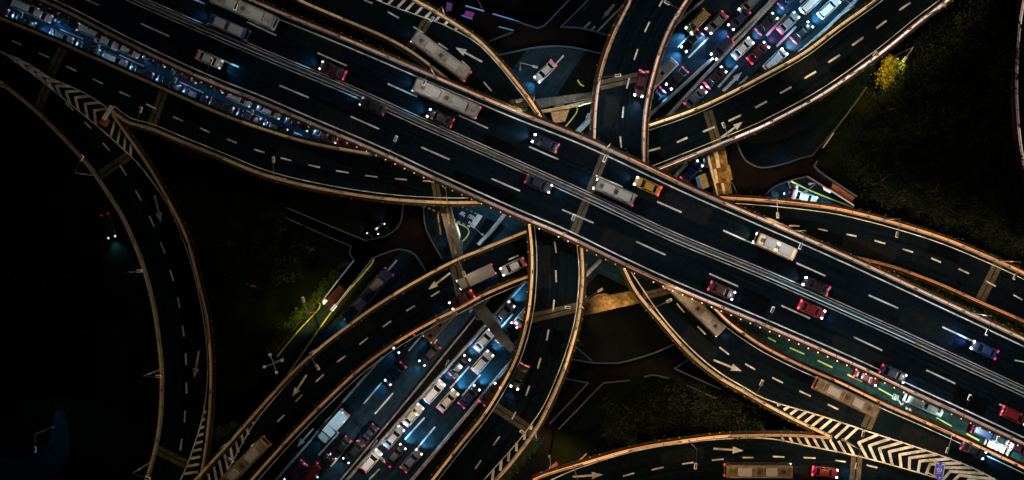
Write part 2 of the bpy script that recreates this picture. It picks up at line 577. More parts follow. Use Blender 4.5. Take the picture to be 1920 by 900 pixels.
mk = Marks(main, Z_MAIN)
for x in (64, 197, 330, 463, 595, 727, 860, 992, 1117, 1232, 1356, 1493, 1629, 1767, 1902):
    t = {1117: 51, 1232: 46}.get(x, 55)
    y = lambda q: lerp_table([(64, -130), (330, -16), (480, 48), (519, 67), (595, 99), (727, 157), (916, 241), (992, 275), (1117, 329), (1232, 378), (1356, 432), (1493, 493), (1682, 577), (1767, 613), (1920, 684)], q)
    mk.dash(((x, y(x)), (x + t, y(x + t))))
SD = [((264, 44), (317, 68)), ((393, 102), (448, 126)), ((524, 160), (579, 183)), ((657, 218), (711, 242)), ((790, 276), (843, 299)), ((922, 335), (975, 358)), ((1054, 393), (1113, 418)), ((1193, 453), (1248, 478)), ((1330, 513), (1384, 537)), ((1465, 573), (1519, 597)), ((1601, 632), (1654, 657)), ((1737, 694), (1791, 719)), ((1874, 758), (1928, 783)), ((132, -14), (186, 10))]
mk.dash(*SD)
mk.line(MAIN_N, .22, -1.05)
mk.line(MAIN_S, .22, .95)
mk.line(MEDIAN, .17, .78)
mk.line(MEDIAN, .17, -.78)
mk.build()

mk = Marks(r1, Z_RAMP)
mk.dash(((22, 76), (40, 84)), ((72, 99), (92, 108)), ((124, 124), (143, 133)), ((174, 148), (193, 157)), ((224, 172), (244, 181)), ((274, 195), (293, 204)), ((325, 219), (343, 227)), ((375, 240), (393, 248)), ((426, 261), (444, 268)), ((476, 280), (496, 286)), ((526, 296), (546, 301)), ((578, 309), (600, 314)), ((630, 320), (654, 324)), ((685, 329), (708, 332)), ((740, 335), (763, 337)), ((793, 339), (814, 340)))
mk.line(R1_LP, .15, .85)
mk.build()
mk = Marks(r2, Z_RAMP)
mk.dash(((123, 193), (138, 207)), ((158, 228), (171, 241)), ((193, 268), (206, 283)), ((225, 310), (237, 329)), ((254, 357), (265, 376)), ((280, 405), (289, 425)), ((301, 454), (309, 475)), ((319, 506), (325, 527)), ((333, 557), (337, 577)), ((342, 610), (345, 631)), ((348, 663), (349, 684)), ((349, 717), (350, 738)), ((347, 770), (346, 792)), ((341, 823), (338, 844)))
mk.arrow((290, 366), (302, 418))
mk.arrow((373, 658), (364, 709))
mk.line(GORE_L, .2)
mk.line([(0, 96), (56, 121), (89, 144), (124, 159), (160, 175), (210, 208)], .2)
mk.chevrons([(0, 95), (56, 121), (89, 144), (124, 159), (160, 175), (213, 208)], [(0, 96), (51, 131), (89, 160), (129, 193), (187, 240)], .08, .88, 10, .09, .46)
for t in (.1, .3, .5, .7):
    a = Vector((213, 216)).lerp(Vector((262, 290)), t)
    b = Vector((187, 240)).lerp(Vector((250, 297)), t + .22)
    mk.m.bar(P(a.x - 2, a.y + 2, Z_RAMP), P(b.x, b.y, Z_RAMP), .45, MARK)
for k in range(9):
    y0 = 773 + 14.2 * k
    xl = lerp_table([(733, 387), (793, 377), (867, 353), (903, 337)], y0)
    xr = lerp_table([(683, 392), (767, 387), (833, 380), (890, 371)], y0)
    mk.m.bar(P(xl, y0 + 2, Z_RAMP), P(xr, y0 - 2, Z_RAMP), .46, MARK)
mk.build()
mk = Marks(r3, Z_RAMPB)
mk.dash(((683, 0), (698, 6)), ((727, 22), (748, 34)), ((775, 50), (794, 62)), ((822, 81), (840, 93)), ((866, 114), (881, 129)), ((907, 154), (922, 171)), ((952, 205), (966, 224)))
mk.arrow((904, 116), (854, 89))
mk.line([(640, -40), (707, 0), (787, 30), (833, 47), (893, 80), (938, 126), (962, 156), (990, 192), (1015, 230)], .17)
mk.line([(540, -8), (640, 42), (706, 70), (757, 97), (800, 127), (838, 158)], .15)
for x in (712, 728, 745, 761, 779, 797, 815, 833, 852):
    yl = lerp_table([(707, 0), (787, 30), (833, 47), (893, 80)], x)
    ln = max(.25, min(1.0, (895 - x) / 110))
    mk.m.bar(P(x, yl, Z_RAMPB), P(x + 20 * ln, yl - 21 * ln, Z_RAMPB), .46, MARK)
mk.build()
mk = Marks(r5, Z_CROSS)
mk.dash(((1243, 0), (1236, 12)), ((1218, 41), (1209, 60)), ((1196, 92), (1189, 112)), ((1180, 146), (1175, 166)), ((1169, 200), (1167, 221)), ((1163, 256), (1165, 277)))
mk.line(R5N_L, .14, -.8)
mk.line(R5N_R, .14, .8)
mk.build()
mk = Marks(r5s, Z_CROSS)
mk.dash(((1040, 453), (1043, 474)), ((1042, 507), (1043, 529)), ((1039, 562), (1037, 583)), ((1029, 618), (1025, 638)), ((1014, 671), (1008, 691)), ((993, 723), (986, 742)), ((967, 772), (960, 786)), ((937, 818), (925, 835)), ((902, 863), (891, 879)))
mk.line(R5S_L, .14, .8)
mk.line([(1082, 460), (1086, 505), (1084, 550), (1077, 603), (1061, 660), (1040, 715), (1018, 763), (987, 808), (960, 841), (925, 880), (900, 908)], .16)
for a, b in (((984, 812), (983, 825)), ((969, 830), (968, 846)), ((954, 848), (953, 865)), ((940, 864), (938, 883)), ((925, 880), (923, 903)), ((996, 797), (995, 806))):
    mk.m.bar(P(*a, Z_CROSS), P(*b, Z_CROSS), .45, MARK)
mk.build()
mk = Marks(r6, Z_RAMPC)
mk.dash(((1217, 283), (1238, 277)), ((1269, 267), (1289, 258)), ((1318, 247), (1340, 238)), ((1366, 227), (1389, 216)), ((1416, 202), (1438, 190)), ((1463, 175), (1484, 163)), ((1508, 147), (1530, 134)), ((1553, 117), (1575, 103)), ((1598, 85), (1619, 70)), ((1643, 53), (1662, 39)), ((1686, 19), (1707, 5)), w=.34)
mk.arrow((1352, 258), (1393, 228))
mk.line(R6_S, .14, .85)
mk.line(R6_N, .13, -.7)
mk.build()
mk = Marks(r7, Z_RAMPC)
mk.dash(((953, 487), (972, 479)), ((902, 509), (920, 501)), ((860, 528), (872, 523)), ((808, 556), (824, 546)), ((762, 583), (778, 573)), ((718, 613), (733, 602)), ((674, 646), (690, 633)), ((632, 679), (648, 667)), ((592, 716), (607, 702)), ((554, 753), (567, 740)), ((520, 791), (533, 778)), ((484, 831), (497, 817)), ((449, 871), (462, 857)))
mk.arrow((844, 512), (803, 543))
mk.arrow((575, 703), (548, 744))
mk.line([(990, 440), (897, 477), (857, 493), (785, 532), (718, 573), (675, 603), (612, 651), (552, 705), (487, 780), (455, 830), (419, 899), (395, 950)], .16)
mk.line(R7_S, .14, .85)
for a, b in (((475, 794), (473, 791)), ((466, 815), (463, 803)), ((456, 832), (453, 815)), ((447, 848), (442, 828)), ((437, 867), (432, 839)), ((428, 883), (421, 852)), ((418, 897), (411, 864)), ((408, 912), (401, 875)), ((397, 925), (391, 888))):
    mk.m.bar(P(*a, Z_RAMPC), P(*b, Z_RAMPC), .44, MARK)
mk.build()
mk = Marks(r8, Z_RAMP)
mk.dash(((1480, 423), (1499, 424)), ((1534, 429), (1552, 433)), ((1587, 439), (1606, 443)), ((1640, 451), (1660, 457)), ((1693, 467), (1712, 473)), ((1746, 484), (1764, 492)), ((1797, 504), (1817, 513)), ((1849, 527), (1867, 537)), ((1900, 553), (1917, 562)))
mk.line(R8_N, .15, -.85)
mk.build()
mk = Marks(r4, Z_RAMPB)
mk.dash(((1238, 527), (1247, 542)), ((1269, 569), (1283, 586)), ((1308, 612), (1323, 627)), ((1349, 651), (1367, 665)), ((1397, 682), (1416, 693)), ((1448, 708), (1468, 718)), ((1499, 733), (1520, 743)), ((1552, 758), (1572, 768)))
mk.arrow((1338, 675), (1391, 696))
mk.line([(1180, 505), (1240, 592), (1297, 655), (1347, 697), (1397, 727)] + R4_U, .2)
mk.line(R4_R, .15, -.85)
for k in range(10):
    x0 = 1452 + 16 * k
    yu = lerp_table([(1440, 750), (1540, 780), (1640, 813)], x0 + 12)
    yl = lerp_table([(1440, 760), (1490, 786), (1557, 818), (1600, 840)], x0 - 4)
    if yl - yu > 5:
        mk.m.bar(P(x0 + 12, yu, Z_RAMPB), P(max(x0 + 12 - (yl - yu) * 1.0, x0 - 14), min(yl - 4, yu + 24), Z_RAMPB), .46, MARK)
mk.build()
mk = Marks(r9, Z_RAMPB)
mk.dash(((1168, 893), (1189, 887)), ((1222, 881), (1244, 876)), ((1279, 870), (1300, 867)), ((1335, 863), (1357, 861)), ((1392, 858), (1413, 858)), ((1449, 856), (1471, 857)), ((1507, 858), (1529, 859)), ((1566, 863), (1586, 866)), ((1625, 872), (1645, 877)))
mk.arrow((1074, 894), (1130, 890))
mk.arrow((1338, 841), (1394, 845))
mk.line(R9_LN, .2)
for k in range(9):
    x0 = 1458 + 16.5 * k
    yl = lerp_table([(1440, 822), (1523, 838), (1607, 855)], x0 + 12)
    t = min(24, yl - 820)
    if t > 2:
        mk.m.bar(P(x0 + 12, yl, Z_RAMPB), P(x0 + 12 - t * .55, yl - t, Z_RAMPB), .44, MARK)
mk.chevrons([(1577, 793), (1640, 813), (1723, 840), (1807, 870), (1862, 897), (1930, 934)], [(1577, 849), (1607, 855), (1690, 877), (1757, 897), (1830, 925)], .11, .97, 15, .085, .5)
mk.build()

# the ground roads' paint
mk = Marks(g2, .024)
for a, b in (((1024, 0), (1, 1)),):
    pass
mk.dash(((844, 728), (880, 687)), ((866, 743), (901, 702)), ((759, 824), (796, 783)), ((782, 841), (816, 800)), ((692, 899), (712, 879)), ((924, 632), (962, 588)), ((1395, 20), (1410, 0)), w=.3)
mk.dash(((1347, 163), (1383, 123)), ((1383, 163), (1402, 143)), ((1437, 67), (1473, 28)), ((1456, 87), (1493, 50)), ((1500, 5), (1520, -16)), ((1300, 245), (1320, 222)), w=.42)
mk.arrow((1356, 171), (1391, 135), .55, .36)
mk.build()
mk = Marks(g1, .022)
mk.dash(((682, 757), (716, 717)), ((703, 776), (737, 737)), ((766, 658), (799, 619)), ((786, 677), (820, 636)), ((620, 875), (654, 835)), ((597, 854), (632, 815)), ((1271, 89), (1308, 52)), ((1291, 108), (1328, 71)), ((1382, 20), (1405, -4)), ((1216, 143), (1238, 122)), ((1217, 204), (1232, 190)), w=.3)
mk.arrow((588, 803), (557, 838))
mk.build()
mk = Marks(g3, .039, True)
mk.dash(((1440, 633), (1455, 641)), ((1481, 652), (1508, 664)), ((1533, 676), (1561, 689)), ((1589, 702), (1616, 715)), ((1647, 728), (1674, 743)), ((1702, 757), (1728, 771)), ((1756, 783), (1784, 799)), ((1812, 813), (1836, 826)), w=.26)
mk.build()
mk = Marks(g3, .039)
mk.arrow((1437, 616), (1460, 626), .5, .7)
# two characters and a pair of arrowheads painted in the lane, read from the lane's side
u, w_ = (.90, .42), (-.42, .90)
mk.glyph((1673, 747), (9.5, 4), (3, -8), [((0, 0), (0, 1)), ((0, 1), (1, 1)), ((1, 1), (1, 0)), ((.25, .75), (.8, .75)), ((.2, .5), (1, .5)), ((.2, .25), (.8, .25)), ((.5, .2), (.5, 1)), ((0, 0), (.75, 0))], .2)
mk.glyph((1683, 757), (9, 4), (3, -8), [((0, .8), (.75, .1)), ((.75, .1), (1, .75))], .26)
for q in ((1698, 766), (1704, 769)):
    mk.glyph(q, (4, 2), (1, -4), [((0, .8), (1, .2)), ((0, 0), (1, .2))], .26)
for a, b in (((23, 12), (43, 23)), ((113, 55), (156, 73)), ((224, 103), (270, 124)), ((336, 153), (382, 174)), ((462, 208), (493, 222)), ((550, 247), (566, 254))):
    mk.dash((a, b), w=.2)
mk.build()
g0 = [o for o in bpy.data.objects if o.name.startswith('road') and o.get('kind') == 'structure'][0]
mk = Marks(g0, .014)
mk.dash(((913, 384), (885, 426)), w=1.0)                         # stop line
for k in range(4):
    mk.dash(((866 + 8 * k, 387 + 3.8 * k), (870 + 8 * k, 389 + 3.8 * k)), ((849 + 9 * k, 411 + 4 * k), (854 + 9 * k, 413 + 4 * k)), w=.28)
    mk.dash(((793 + 9 * k, 386 + 3.6 * k), (798 + 9 * k, 388.5 + 3.6 * k)), w=.3)
mk.glyph((861, 402), (9, 5), (4, -7), [((0, .4), (1, .4)), ((.2, .85), (.9, .85)), ((.55, 0), (.55, 1)), ((.2, .85), (.1, .4)), ((0, .1), (.3, .4)), ((1, .4), (.9, 0))], .17)
mk.glyph((877, 409), (9.5, 5), (3.5, -7), [((0, 0), (0, 1)), ((0, 1), (1, 1)), ((1, 1), (1, 0)), ((.2, .2), (.5, .85)), ((.2, .85), (.5, .2)), ((.5, .2), (.85, .85)), ((.5, .85), (.85, .2))], .17)
mk.dash(((744, 488), (719, 517)), ((676, 563), (645, 600)), ((1002, 150), (1029, 122)), ((1009, 156), (1057, 104)), w=.3)
mk.arrow((1152, 8), (1128, 36), .5, .45)
mk.dash(((1094, 54), (1107, 41)), ((1107, 58), (1116, 49)), ((1119, 60), (1172, 6)), ((1075, 256), (1112, 218)), w=.34)
mk.build()


# painted kerbs (yellow) on the ground
def kerb(px, mat=None, w=.22, h=.14):
    m = MB()
    m.sweep(path(px, .02, .8), [(-w / 2, 0), (-w / 2, h), (w / 2, h), (w / 2, 0)])
    return tag(m.build('kerb', mat or M['paint_yellow']), kind='structure')


kerb([(850, 415), (862, 420), (876, 427), (880, 433), (876, 443), (866, 454)])
kerb([(1072, 197), (1081, 199), (1083, 205), (1078, 216), (1055, 244)])
kerb([(701, 486), (697, 495), (680, 515), (620, 587), (540, 702)])
kerb([(594, 566), (600, 576), (560, 620), (520, 668)])
kerb([(665, 500), (630, 540), (594, 566), (520, 655)])
kerb([(1483, 340), (1530, 362), (1600, 389)])
kerb([(1292, 340), (1296, 330), (1306, 323), (1316, 320)], M['beam_pale'])
kerb([(1083, 150), (1088, 158), (1095, 162)])
kerb([(1100, 850), (990, 960), (930, 1020)], M['beam_pale'])
kerb([(1045, 868), (1000, 905)], M['tile'], .6, .1)

# repair patches in the asphalt
M['patch'] = noisy('asphalt_patch', (.0060, .0085, .0105), (.0100, .0130, .0150), .7, .9, .02, 6, scale2=2)
M['patch_new'] = noisy('asphalt_new', (.0008, .0016, .0024), (.0018, .0030, .0042), .7, .9, .02, 6, scale2=2)


def patch(road, a, b, z, w, new=False):
    m = MB()
    m.bar(P(*a, z), P(*b, z), w, .002)
    m.build('repair_patch', M['patch_new' if new else 'patch'], road)


for q in (((560, 60), (640, 94), 3.0, 0), ((905, 262), (960, 287), 2.6, 1), ((1200, 350), (1330, 409), 3.1, 0), ((1420, 480), (1500, 515), 2.4, 1), ((1690, 590), (1790, 634), 3.2, 0), ((600, 212), (690, 250), 3.0, 0), ((850, 330), (960, 378), 2.6, 1), ((1130, 440), (1190, 466), 3.0, 0), ((1390, 555), (1440, 577), 3.2, 1), ((1560, 640), (1650, 680), 2.6, 0), ((1790, 740), (1850, 766), 3.0, 1), ((300, 88), (380, 123), 2.8, 0)):
    patch(main, q[0], q[1], Z_MAIN, q[2], q[3])
for rd, z, a, b, w, nw in ((r1, Z_RAMP, (520, 282), (590, 300), 2.4, 0), (r1, Z_RAMP, (340, 205), (380, 222), 2.2, 1), (r2, Z_RAMP, (322, 560), (330, 640), 2.2, 0), (r6, Z_RAMPC, (1470, 150), (1530, 112), 2.2, 0), (r6, Z_RAMPC, (1560, 140), (1600, 112), 2.3, 1), (r7, Z_RAMPC, (700, 605), (640, 648), 2.2, 0), (r7, Z_RAMPC, (560, 775), (520, 820), 2.4, 1), (r5, Z_CROSS, (1150, 180), (1144, 240), 2.6, 0), (r5s, Z_CROSS, (1018, 460), (1020, 540), 2.6, 0), (r5s, Z_CROSS, (1050, 620), (1035, 670), 2.4, 1), (r4, Z_RAMPB, (1285, 620), (1340, 668), 2.6, 0), (r4, Z_RAMPB, (1690, 805), (1780, 846), 2.8, 0), (r9, Z_RAMPB, (1240, 860), (1320, 848), 2.2, 0), (r9, Z_RAMPB, (1440, 886), (1560, 886), 2.4, 0), (r8, Z_RAMP, (1580, 455), (1680, 478), 2.6, 0), (r8, Z_RAMP, (1740, 462), (1800, 484), 2.2, 1), (r3, Z_RAMPB, (760, 75), (830, 112), 2.6, 0)):
    patch(rd, a, b, z, w, nw)

# concrete expansion joints across the decks
def joint(road, a, b, z, w=.75):
    m = MB()
    d = (P(*b, z) - P(*a, z)).normalized()
    n = Vector((-d.y, d.x, 0))
    for s in (-1, 1):
        m.bar(P(*a, z) + n * s * w * .62, P(*b, z) + n * s * w * .62, w, .003)
    return m.build('expansion_joint', M['joint'], road)


joint(main, (1076, 436), (1137, 283), Z_MAIN, .65)
joint(r1, (118, 90), (95, 138), Z_RAMP)
joint(r2, (95, 144), (72, 202), Z_RAMP)
joint(r1, (307, 172), (284, 236), Z_RAMP)
joint(r2, (188, 328), (244, 290), Z_RAMP)
joint(r2, (294, 843), (352, 872), Z_RAMP)
joint(r3, (770, 90), (806, 30), Z_RAMPB)
joint(r3, (958, 196), (995, 190), Z_RAMPB)
joint(r5, (1125, 160), (1216, 140), Z_CROSS)
joint(r6, (1327, 208), (1344, 268), Z_RAMPC)
joint(r7, (853, 492), (870, 568), Z_RAMPC, 1.0)
joint(r5s, (994, 597), (1082, 576), Z_CROSS)
joint(r5s, (927, 762), (1000, 810), Z_CROSS)
joint(r4, (1643, 757), (1624, 803), Z_RAMPB, .9)
joint(r4, (1206, 555), (1268, 541), Z_RAMPB, .6)
joint(r9, (1607, 852), (1602, 915), Z_RAMPB, .9)
joint(r8, (1871, 496), (1838, 562), Z_RAMP, .8)
joint(r1, (815, 340), (822, 378), Z_RAMP, .6)

# ------------------------------------------------------------------ parapets with light strips and planted troughs
WARM = (1.0, .42, .12)
ORANGE = (1.0, .26, .06)
PINK = (1.0, .55, .40)
CREAM = (1.0, .68, .32)
LEVELS = [.02, .03, .045, .07, .1, .15, .22, .32, .45, .65, .85, 1.0, 1.25, 1.6]


def quant(x):
    return min(LEVELS, key=lambda l: abs(math.log(l / x)))


def leaf_faces(m, c, r, n, size, rnd):
    for _ in range(n):
        p = c + Vector((rnd.gauss(0, r.x), rnd.gauss(0, r.y), rnd.gauss(0, r.z)))
        a = Vector((rnd.gauss(0, 1), rnd.gauss(0, 1), rnd.gauss(0, .7))).normalized() * size * rnd.uniform(.6, 1.3)
        b = a.cross(Vector((rnd.gauss(0, 1), rnd.gauss(0, 1), rnd.gauss(0, 1)))).normalized() * size * .6 * rnd.uniform(.6, 1.2)
        m.add([p - a, p + b * .8, p + a, p - b * .8], [(0, 1, 2, 3)])


def parapet(label, px, z, side, strip=ORANGE, power=1.0, beads=.5, planted=True, core=(1.0, .62, .26), core_power=.6):
    """side = +1 when the outside lies to the left of the path"""
    pts = path(px, z, 1.5)
    c = pts[len(pts) // 2].copy()
    root = thing('parapet', label, 'parapet', c)
    loc = [p - c for p in pts]
    w = MB()
    w.sweep(loc, [(-.30, 0), (-.26, .3), (-.16, .82), (-.20, .84), (-.20, .96), (.12, .96), (.12, .84), (.06, .82), (.06, 0)], side)
    w.build('wall', M['concrete'], root)
    jit = random.Random(len(px) * 17 + len(label))
    # strips in sections, each with its own strength, dimmed westward
    n = max(1, int(len(loc) * 1.5 / 9))
    per = max(1, (len(loc) - 1) // n)
    i = 0
    while i < len(loc) - 1:
        j = min(len(loc) - 1, i + per)
        if len(loc) - 1 - j < per * .5:
            j = len(loc) - 1
        mid = pts[(i + j) // 2]
        pxm = 960 + mid.x * 10 * H / (H - z)
        q = quant(max(.03, dim(pxm) * jit.choice((.45, .65, .8, 1, 1, 1.2, 1.5))))
        s = MB()
        s.sweep(loc[i:j + 1], [(.13, .70), (.13, .86), (.24, .86), (.24, .70)], side)
        s.build('glow_strip', emit(strip, 1.25 * power * q), root)
        if core and jit.random() > .06:
            s = MB()
            tb = list(loc[i:j + 1])
            tb[-1] = tb[-1] + (tb[-2] - tb[-1]) * .3
            tb[0] = tb[0] + (tb[1] - tb[0]) * .2
            s.sweep(tb, [(-.11, .965), (-.11, 1.0), (.05, 1.0), (.05, .965)], side)
            s.build('glow_line', emit(core, core_power * 1.45 * q), root)  # glow added on the cap, standing for brightly lit concrete
        jm = MB()
        for p, nn in list(zip(loc[i:j + 1], normals(loc[i:j + 1])))[::2]:
            jm.cbox(p + nn * side * -.03 + Vector((0, 0, .55)), (.44, .12, 1.04), .04, math.atan2(nn.y, nn.x))
        jm.build('rail_posts', M['soffit'], root)['kind'] = 'stuff'
        if beads:
            b = MB()
            seg = loc[i:j + 1]
            L = sum((q1 - q0).length for q0, q1 in zip(seg, seg[1:]))
            sp = resample_to(seg, max(2, int(L / 1.35)))
            for p, nn in list(zip(sp, normals(sp)))[:-1]:
                if random.random() < (.12 if beads > 1 else .55):
                    continue
                e = p + nn * side * .72 + Vector((0, 0, .62))
                b.cbox(e, (.2, .2, .16), .05, math.atan2(nn.y, nn.x))
            b.build('lamp_beads', emit((1.0, .62, .25), beads * q * (1.2 if beads > 1 else .5), False), root)['kind'] = 'stuff'
        i = j
    if planted:
        t = MB()
        t.sweep(loc, [(.26, .05), (.26, .5), (.75, .5), (.75, .05)], side)
        t.build('planter_trough', M['soil'], root)
        f = MB()
        rnd = random.Random(len(label) * 31 + len(loc))
        ns = normals(loc)
        for k, (p, nn) in enumerate(zip(loc, ns)):
            dens = noise.noise(Vector((p.x * .13 + z, p.y * .13, 1.7)))
            m_ = int(5 + 7 * max(-.5, dens))
            leaf_faces(f, p + nn * side * (.55 + .12 * dens) + Vector((0, 0, .6)), Vector((.4, .4, .14)), max(1, m_), .2, rnd)
        f.build('planter_foliage', M['foliage'], root)['kind'] = 'stuff'
    return root


def solid(px, z, side):
    return px


parapet('long concrete parapet on the northern edge of the main expressway', MAIN_N, Z_MAIN, 1, ORANGE, .8, .25, core=(1, .80, .68), core_power=.5)
parapet('long concrete parapet on the southern edge of the main expressway, dotted with amber lamps', MAIN_S, Z_MAIN, -1, (1, .3, .15), .5, 1.3, core=(1, .72, .70), core_power=.42)
parapet('low parapet between the jammed road and the upper left ramp', R1_U[:-2], Z_RAMP, 1, CREAM, .8, .15)
parapet('parapet starting at the white gore panel and bordering the lawn', R1_LP, Z_RAMP, -1, WARM, .9, .25)
parapet('outer parapet of the dark curving ramp farthest west', R2_L, Z_RAMP, -1, WARM, .75, .0, False)
parapet('inner parapet of the dark western ramp with small lamp beads', R2_R, Z_RAMP, 1, ORANGE, .5, .6)
parapet('curved parapet running beside the hatched strip of the top ramp', R3_N, Z_RAMPB, 1, WARM, 1.0, .2)
parapet('thin parapet between the top ramp and the main expressway', R3_S, Z_RAMPB, -1, PINK, .5, .0, True)
parapet('western parapet of the north ramp that dives under the expressway', R5N_L[:-1], Z_CROSS, -1, ORANGE, .8, .5, core=(.95, .86, .82))
parapet('eastern parapet of the north ramp beside the ground road', R5N_R[:-1], Z_CROSS, 1, ORANGE, .8, .5, core=(1, .82, .72))
parapet('western parapet of the south ramp beside the jammed blue road', R5S_L[1:], Z_CROSS, -1, WARM, .9, .5)
parapet('eastern parapet of the south ramp facing the brown crossbeam', R5S_R[1:], Z_CROSS, 1, WARM, 1.0, .3)
parapet('upper amber parapet of the north eastern ramp beside crowded lanes', R6_N[1:], Z_RAMPC, 1, CREAM, 1.0, .15)
parapet('lower pale parapet of the north eastern ramp beside the grove', R6_S[1:], Z_RAMPC, -1, PINK, .7, .1, core=(1, .84, .84), core_power=.7)
parapet('upper parapet of the south western ramp above the red stair', R7_N[1:], Z_RAMPC, 1, WARM, 1.0, .4)
parapet('lower parapet of the south western ramp above the wide ground road', R7_S[1:], Z_RAMPC, -1, ORANGE, 1.0, .25)
parapet('bright orange parapet along the dark grove on the right ramp', R8_N[1:], Z_RAMP, 1, ORANGE, 1.5, .1, core=(1, .52, .2), core_power=.6)
parapet('thin orange parapet between the right ramp and the shrub strip', R8_S[3:], Z_RAMP, -1, ORANGE, .8, .1, core=(1, .42, .16), core_power=.35)
parapet('left parapet of the lower right ramp, ending at the striped gore', R4_L[1:], Z_RAMPB, -1, WARM, 1.0, .3)
parapet('right parapet of the lower right ramp beside the green lit road', R4_R[2:], Z_RAMPB, 1, ORANGE, 1.2, .15, core=(1, .72, .45), core_power=.7)
parapet('bowed parapet of the bottom ramp topped by a beaded fence', R9_U[1:], Z_RAMPB, 1, ORANGE, 1.2, .5)
parapet('pale parapet of the ramp clipped by the right margin beside the grove', R10_L, Z_RAMP, -1, PINK, .2, .0, core=(1, .75, .68), core_power=.28)

# central reservation
root = thing('median_barrier', 'double railed steel barrier in the middle of the main expressway', 'barrier', P(960, 305, Z_MAIN))
mp = [p - root.location for p in path(MEDIAN, Z_MAIN, 2.0)]
for s in (-1, 1):
    b = MB()
    b.sweep(offset(mp, .32 * s), [(-.09, .45), (-.09, .85), (.09, .85), (.09, .45)])
    b.build('rail', M['barrier'], root)
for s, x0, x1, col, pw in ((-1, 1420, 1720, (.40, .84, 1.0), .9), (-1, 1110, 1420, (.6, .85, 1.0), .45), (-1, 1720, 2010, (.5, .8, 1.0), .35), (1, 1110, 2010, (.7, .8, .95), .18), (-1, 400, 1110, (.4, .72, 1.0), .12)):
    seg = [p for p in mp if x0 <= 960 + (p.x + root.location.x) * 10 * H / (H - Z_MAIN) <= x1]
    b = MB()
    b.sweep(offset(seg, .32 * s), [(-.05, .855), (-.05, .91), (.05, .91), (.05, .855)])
    b.build('glow_strip', emit(col, pw), root)  # added glow on the rail, standing for reflectors caught by headlights
b = MB()
b.sweep(mp, [(-.22, 0), (-.20, .35), (.20, .35), (.22, 0)])
b.build('base', M['soffit'], root)
b = MB()
for p in mp[::1]:
    b.box(p + Vector((0, 0, .6)), (.5, .1, .5), 0)
b.build('posts', M['rail_steel'], root)['kind'] = 'stuff'


def barrier(label, px, mat='barrier', w=.34, h=.8, z=.02):
    pts = path(px, z, 1.5)
    m = MB()
    m.sweep(pts, [(-w, 0), (-w, .12), (-w / 2, .3), (-w / 2, h), (w / 2, h), (w / 2, .3), (w, .12), (w, 0)])
    o = m.build('road_barrier', M[mat])
    return tag(o, label, 'barrier')


barrier('pale barrier right of the south bound lanes in the north eastern ground road', [(1455, -8), (1377, 71), (1280, 161), (1217, 217), (1180, 258)])
barrier('teal lit barrier left of the crowded north east bound lanes', [(1462, -8), (1440, 14), (1340, 122), (1250, 221), (1215, 262)])
barrier('white barrier outside the crowded lanes beside the north eastern ramp', [(1620, -14), (1604, 1), (1545, 58), (1488, 108), (1440, 150)])
barrier('slim barrier outside the south bound lanes beside the north ramp', [(1318, 0), (1267, 46), (1240, 82)], w=.25)
barrier('yellowish barrier left of the blue queue on the south western road', [(918, 560), (887, 598), (763, 750), (640, 898), (600, 945)], 'concrete', .22)
barrier('bluish white barrier beside the queue of white cars', [(985, 526), (917, 602), (780, 754), (648, 902), (610, 945)])
barrier('white barrier under the south ramp right of the blue queue', [(962, 676), (950, 688), (863, 792), (773, 899), (740, 936)])
barrier('pale barrier left of the lone painted arrow on the south western road', [(717, 670), (705, 682), (640, 756), (623, 778), (517, 900), (490, 932)], w=.25)
barrier('short thick white barrier beside the stop line', [(947, 401), (924, 430), (897, 459)], w=.4)
barrier('short grey barrier near the sand coloured platform', [(1112, 217), (1096, 234), (1075, 255)], w=.5)
barrier('short white barrier between the south ramp and the brown crossbeam', [(1126, 487), (1094, 520)], w=.4)
barrier('short blue lit barrier below the north eastern ramp start', [(1288, 306), (1260, 336)], w=.35)
barrier('thin white barrier near the blurred bus beside the ramp wall', [(905, 551), (880, 585)], w=.25)

# ------------------------------------------------------------------ viaduct piers in the gaps
def pier(label, beam_px, z0, z1, mat, col_px, extra=()):
    c = P(*col_px[0], 0)
    c.z = 0
    root = thing('viaduct_pier', label, 'pier', c)
    m = MB()
    m.prism([P(x, y, z1) - c for x, y in beam_px], z0, z1)
    o = m.build('crossbeam', mat, root)
    fix_normals(o)
    for q in col_px:
        k = MB()
        k.cbox(P(*q, z0) - c - Vector((0, 0, z0 / 2)), (2.0, 2.0, z0), .3)
        k.build('column', M['soffit'], root)
    for nm, px, a, b, mm in extra:
        e = MB()
        e.prism([P(x, y, b) - c for x, y in px], a, b)
        fix_normals(e.build(nm, mm, root))
    return root


pier('mustard stained concrete crossbeam between the south ramp and lower right ramp', [(1078, 565), (1090, 563), (1190, 545), (1208, 541), (1206, 562), (1205, 567), (1093, 592), (1078, 596)], 6.6, 7.8, M['beam'], [(1105, 577), (1185, 560)],
     (('ledge', [(1105, 560), (1118, 552), (1135, 550), (1148, 555), (1150, 557), (1106, 565)], 6.0, 7.2, M['tile']),))
pier('boxy stained crossbeam with ribs below the north eastern ramp', [(1326, 284), (1360, 276), (1373, 362), (1347, 369)], 6.4, 7.6, M['beam'], [(1340, 300), (1358, 350)],
     (('rib', [(1339, 285), (1346, 284), (1351, 314), (1344, 315)], 7.6, 8.1, M['beam_pale']),
      ('rib', [(1338, 317), (1343, 316), (1347, 342), (1342, 344)], 7.6, 8.1, M['beam_pale']),
      ('rib', [(1352, 344), (1357, 343), (1360, 364), (1356, 366)], 7.6, 8.1, M['beam_pale']),
      ('side_bracket', [(1360, 312), (1368, 309), (1374, 337), (1364, 339)], 6.4, 7.3, M['beam']),
      ('edge_beam', [(1326, 292), (1330, 292), (1347, 367), (1345, 369)], 7.6, 8.2, M['beam_pale'])))
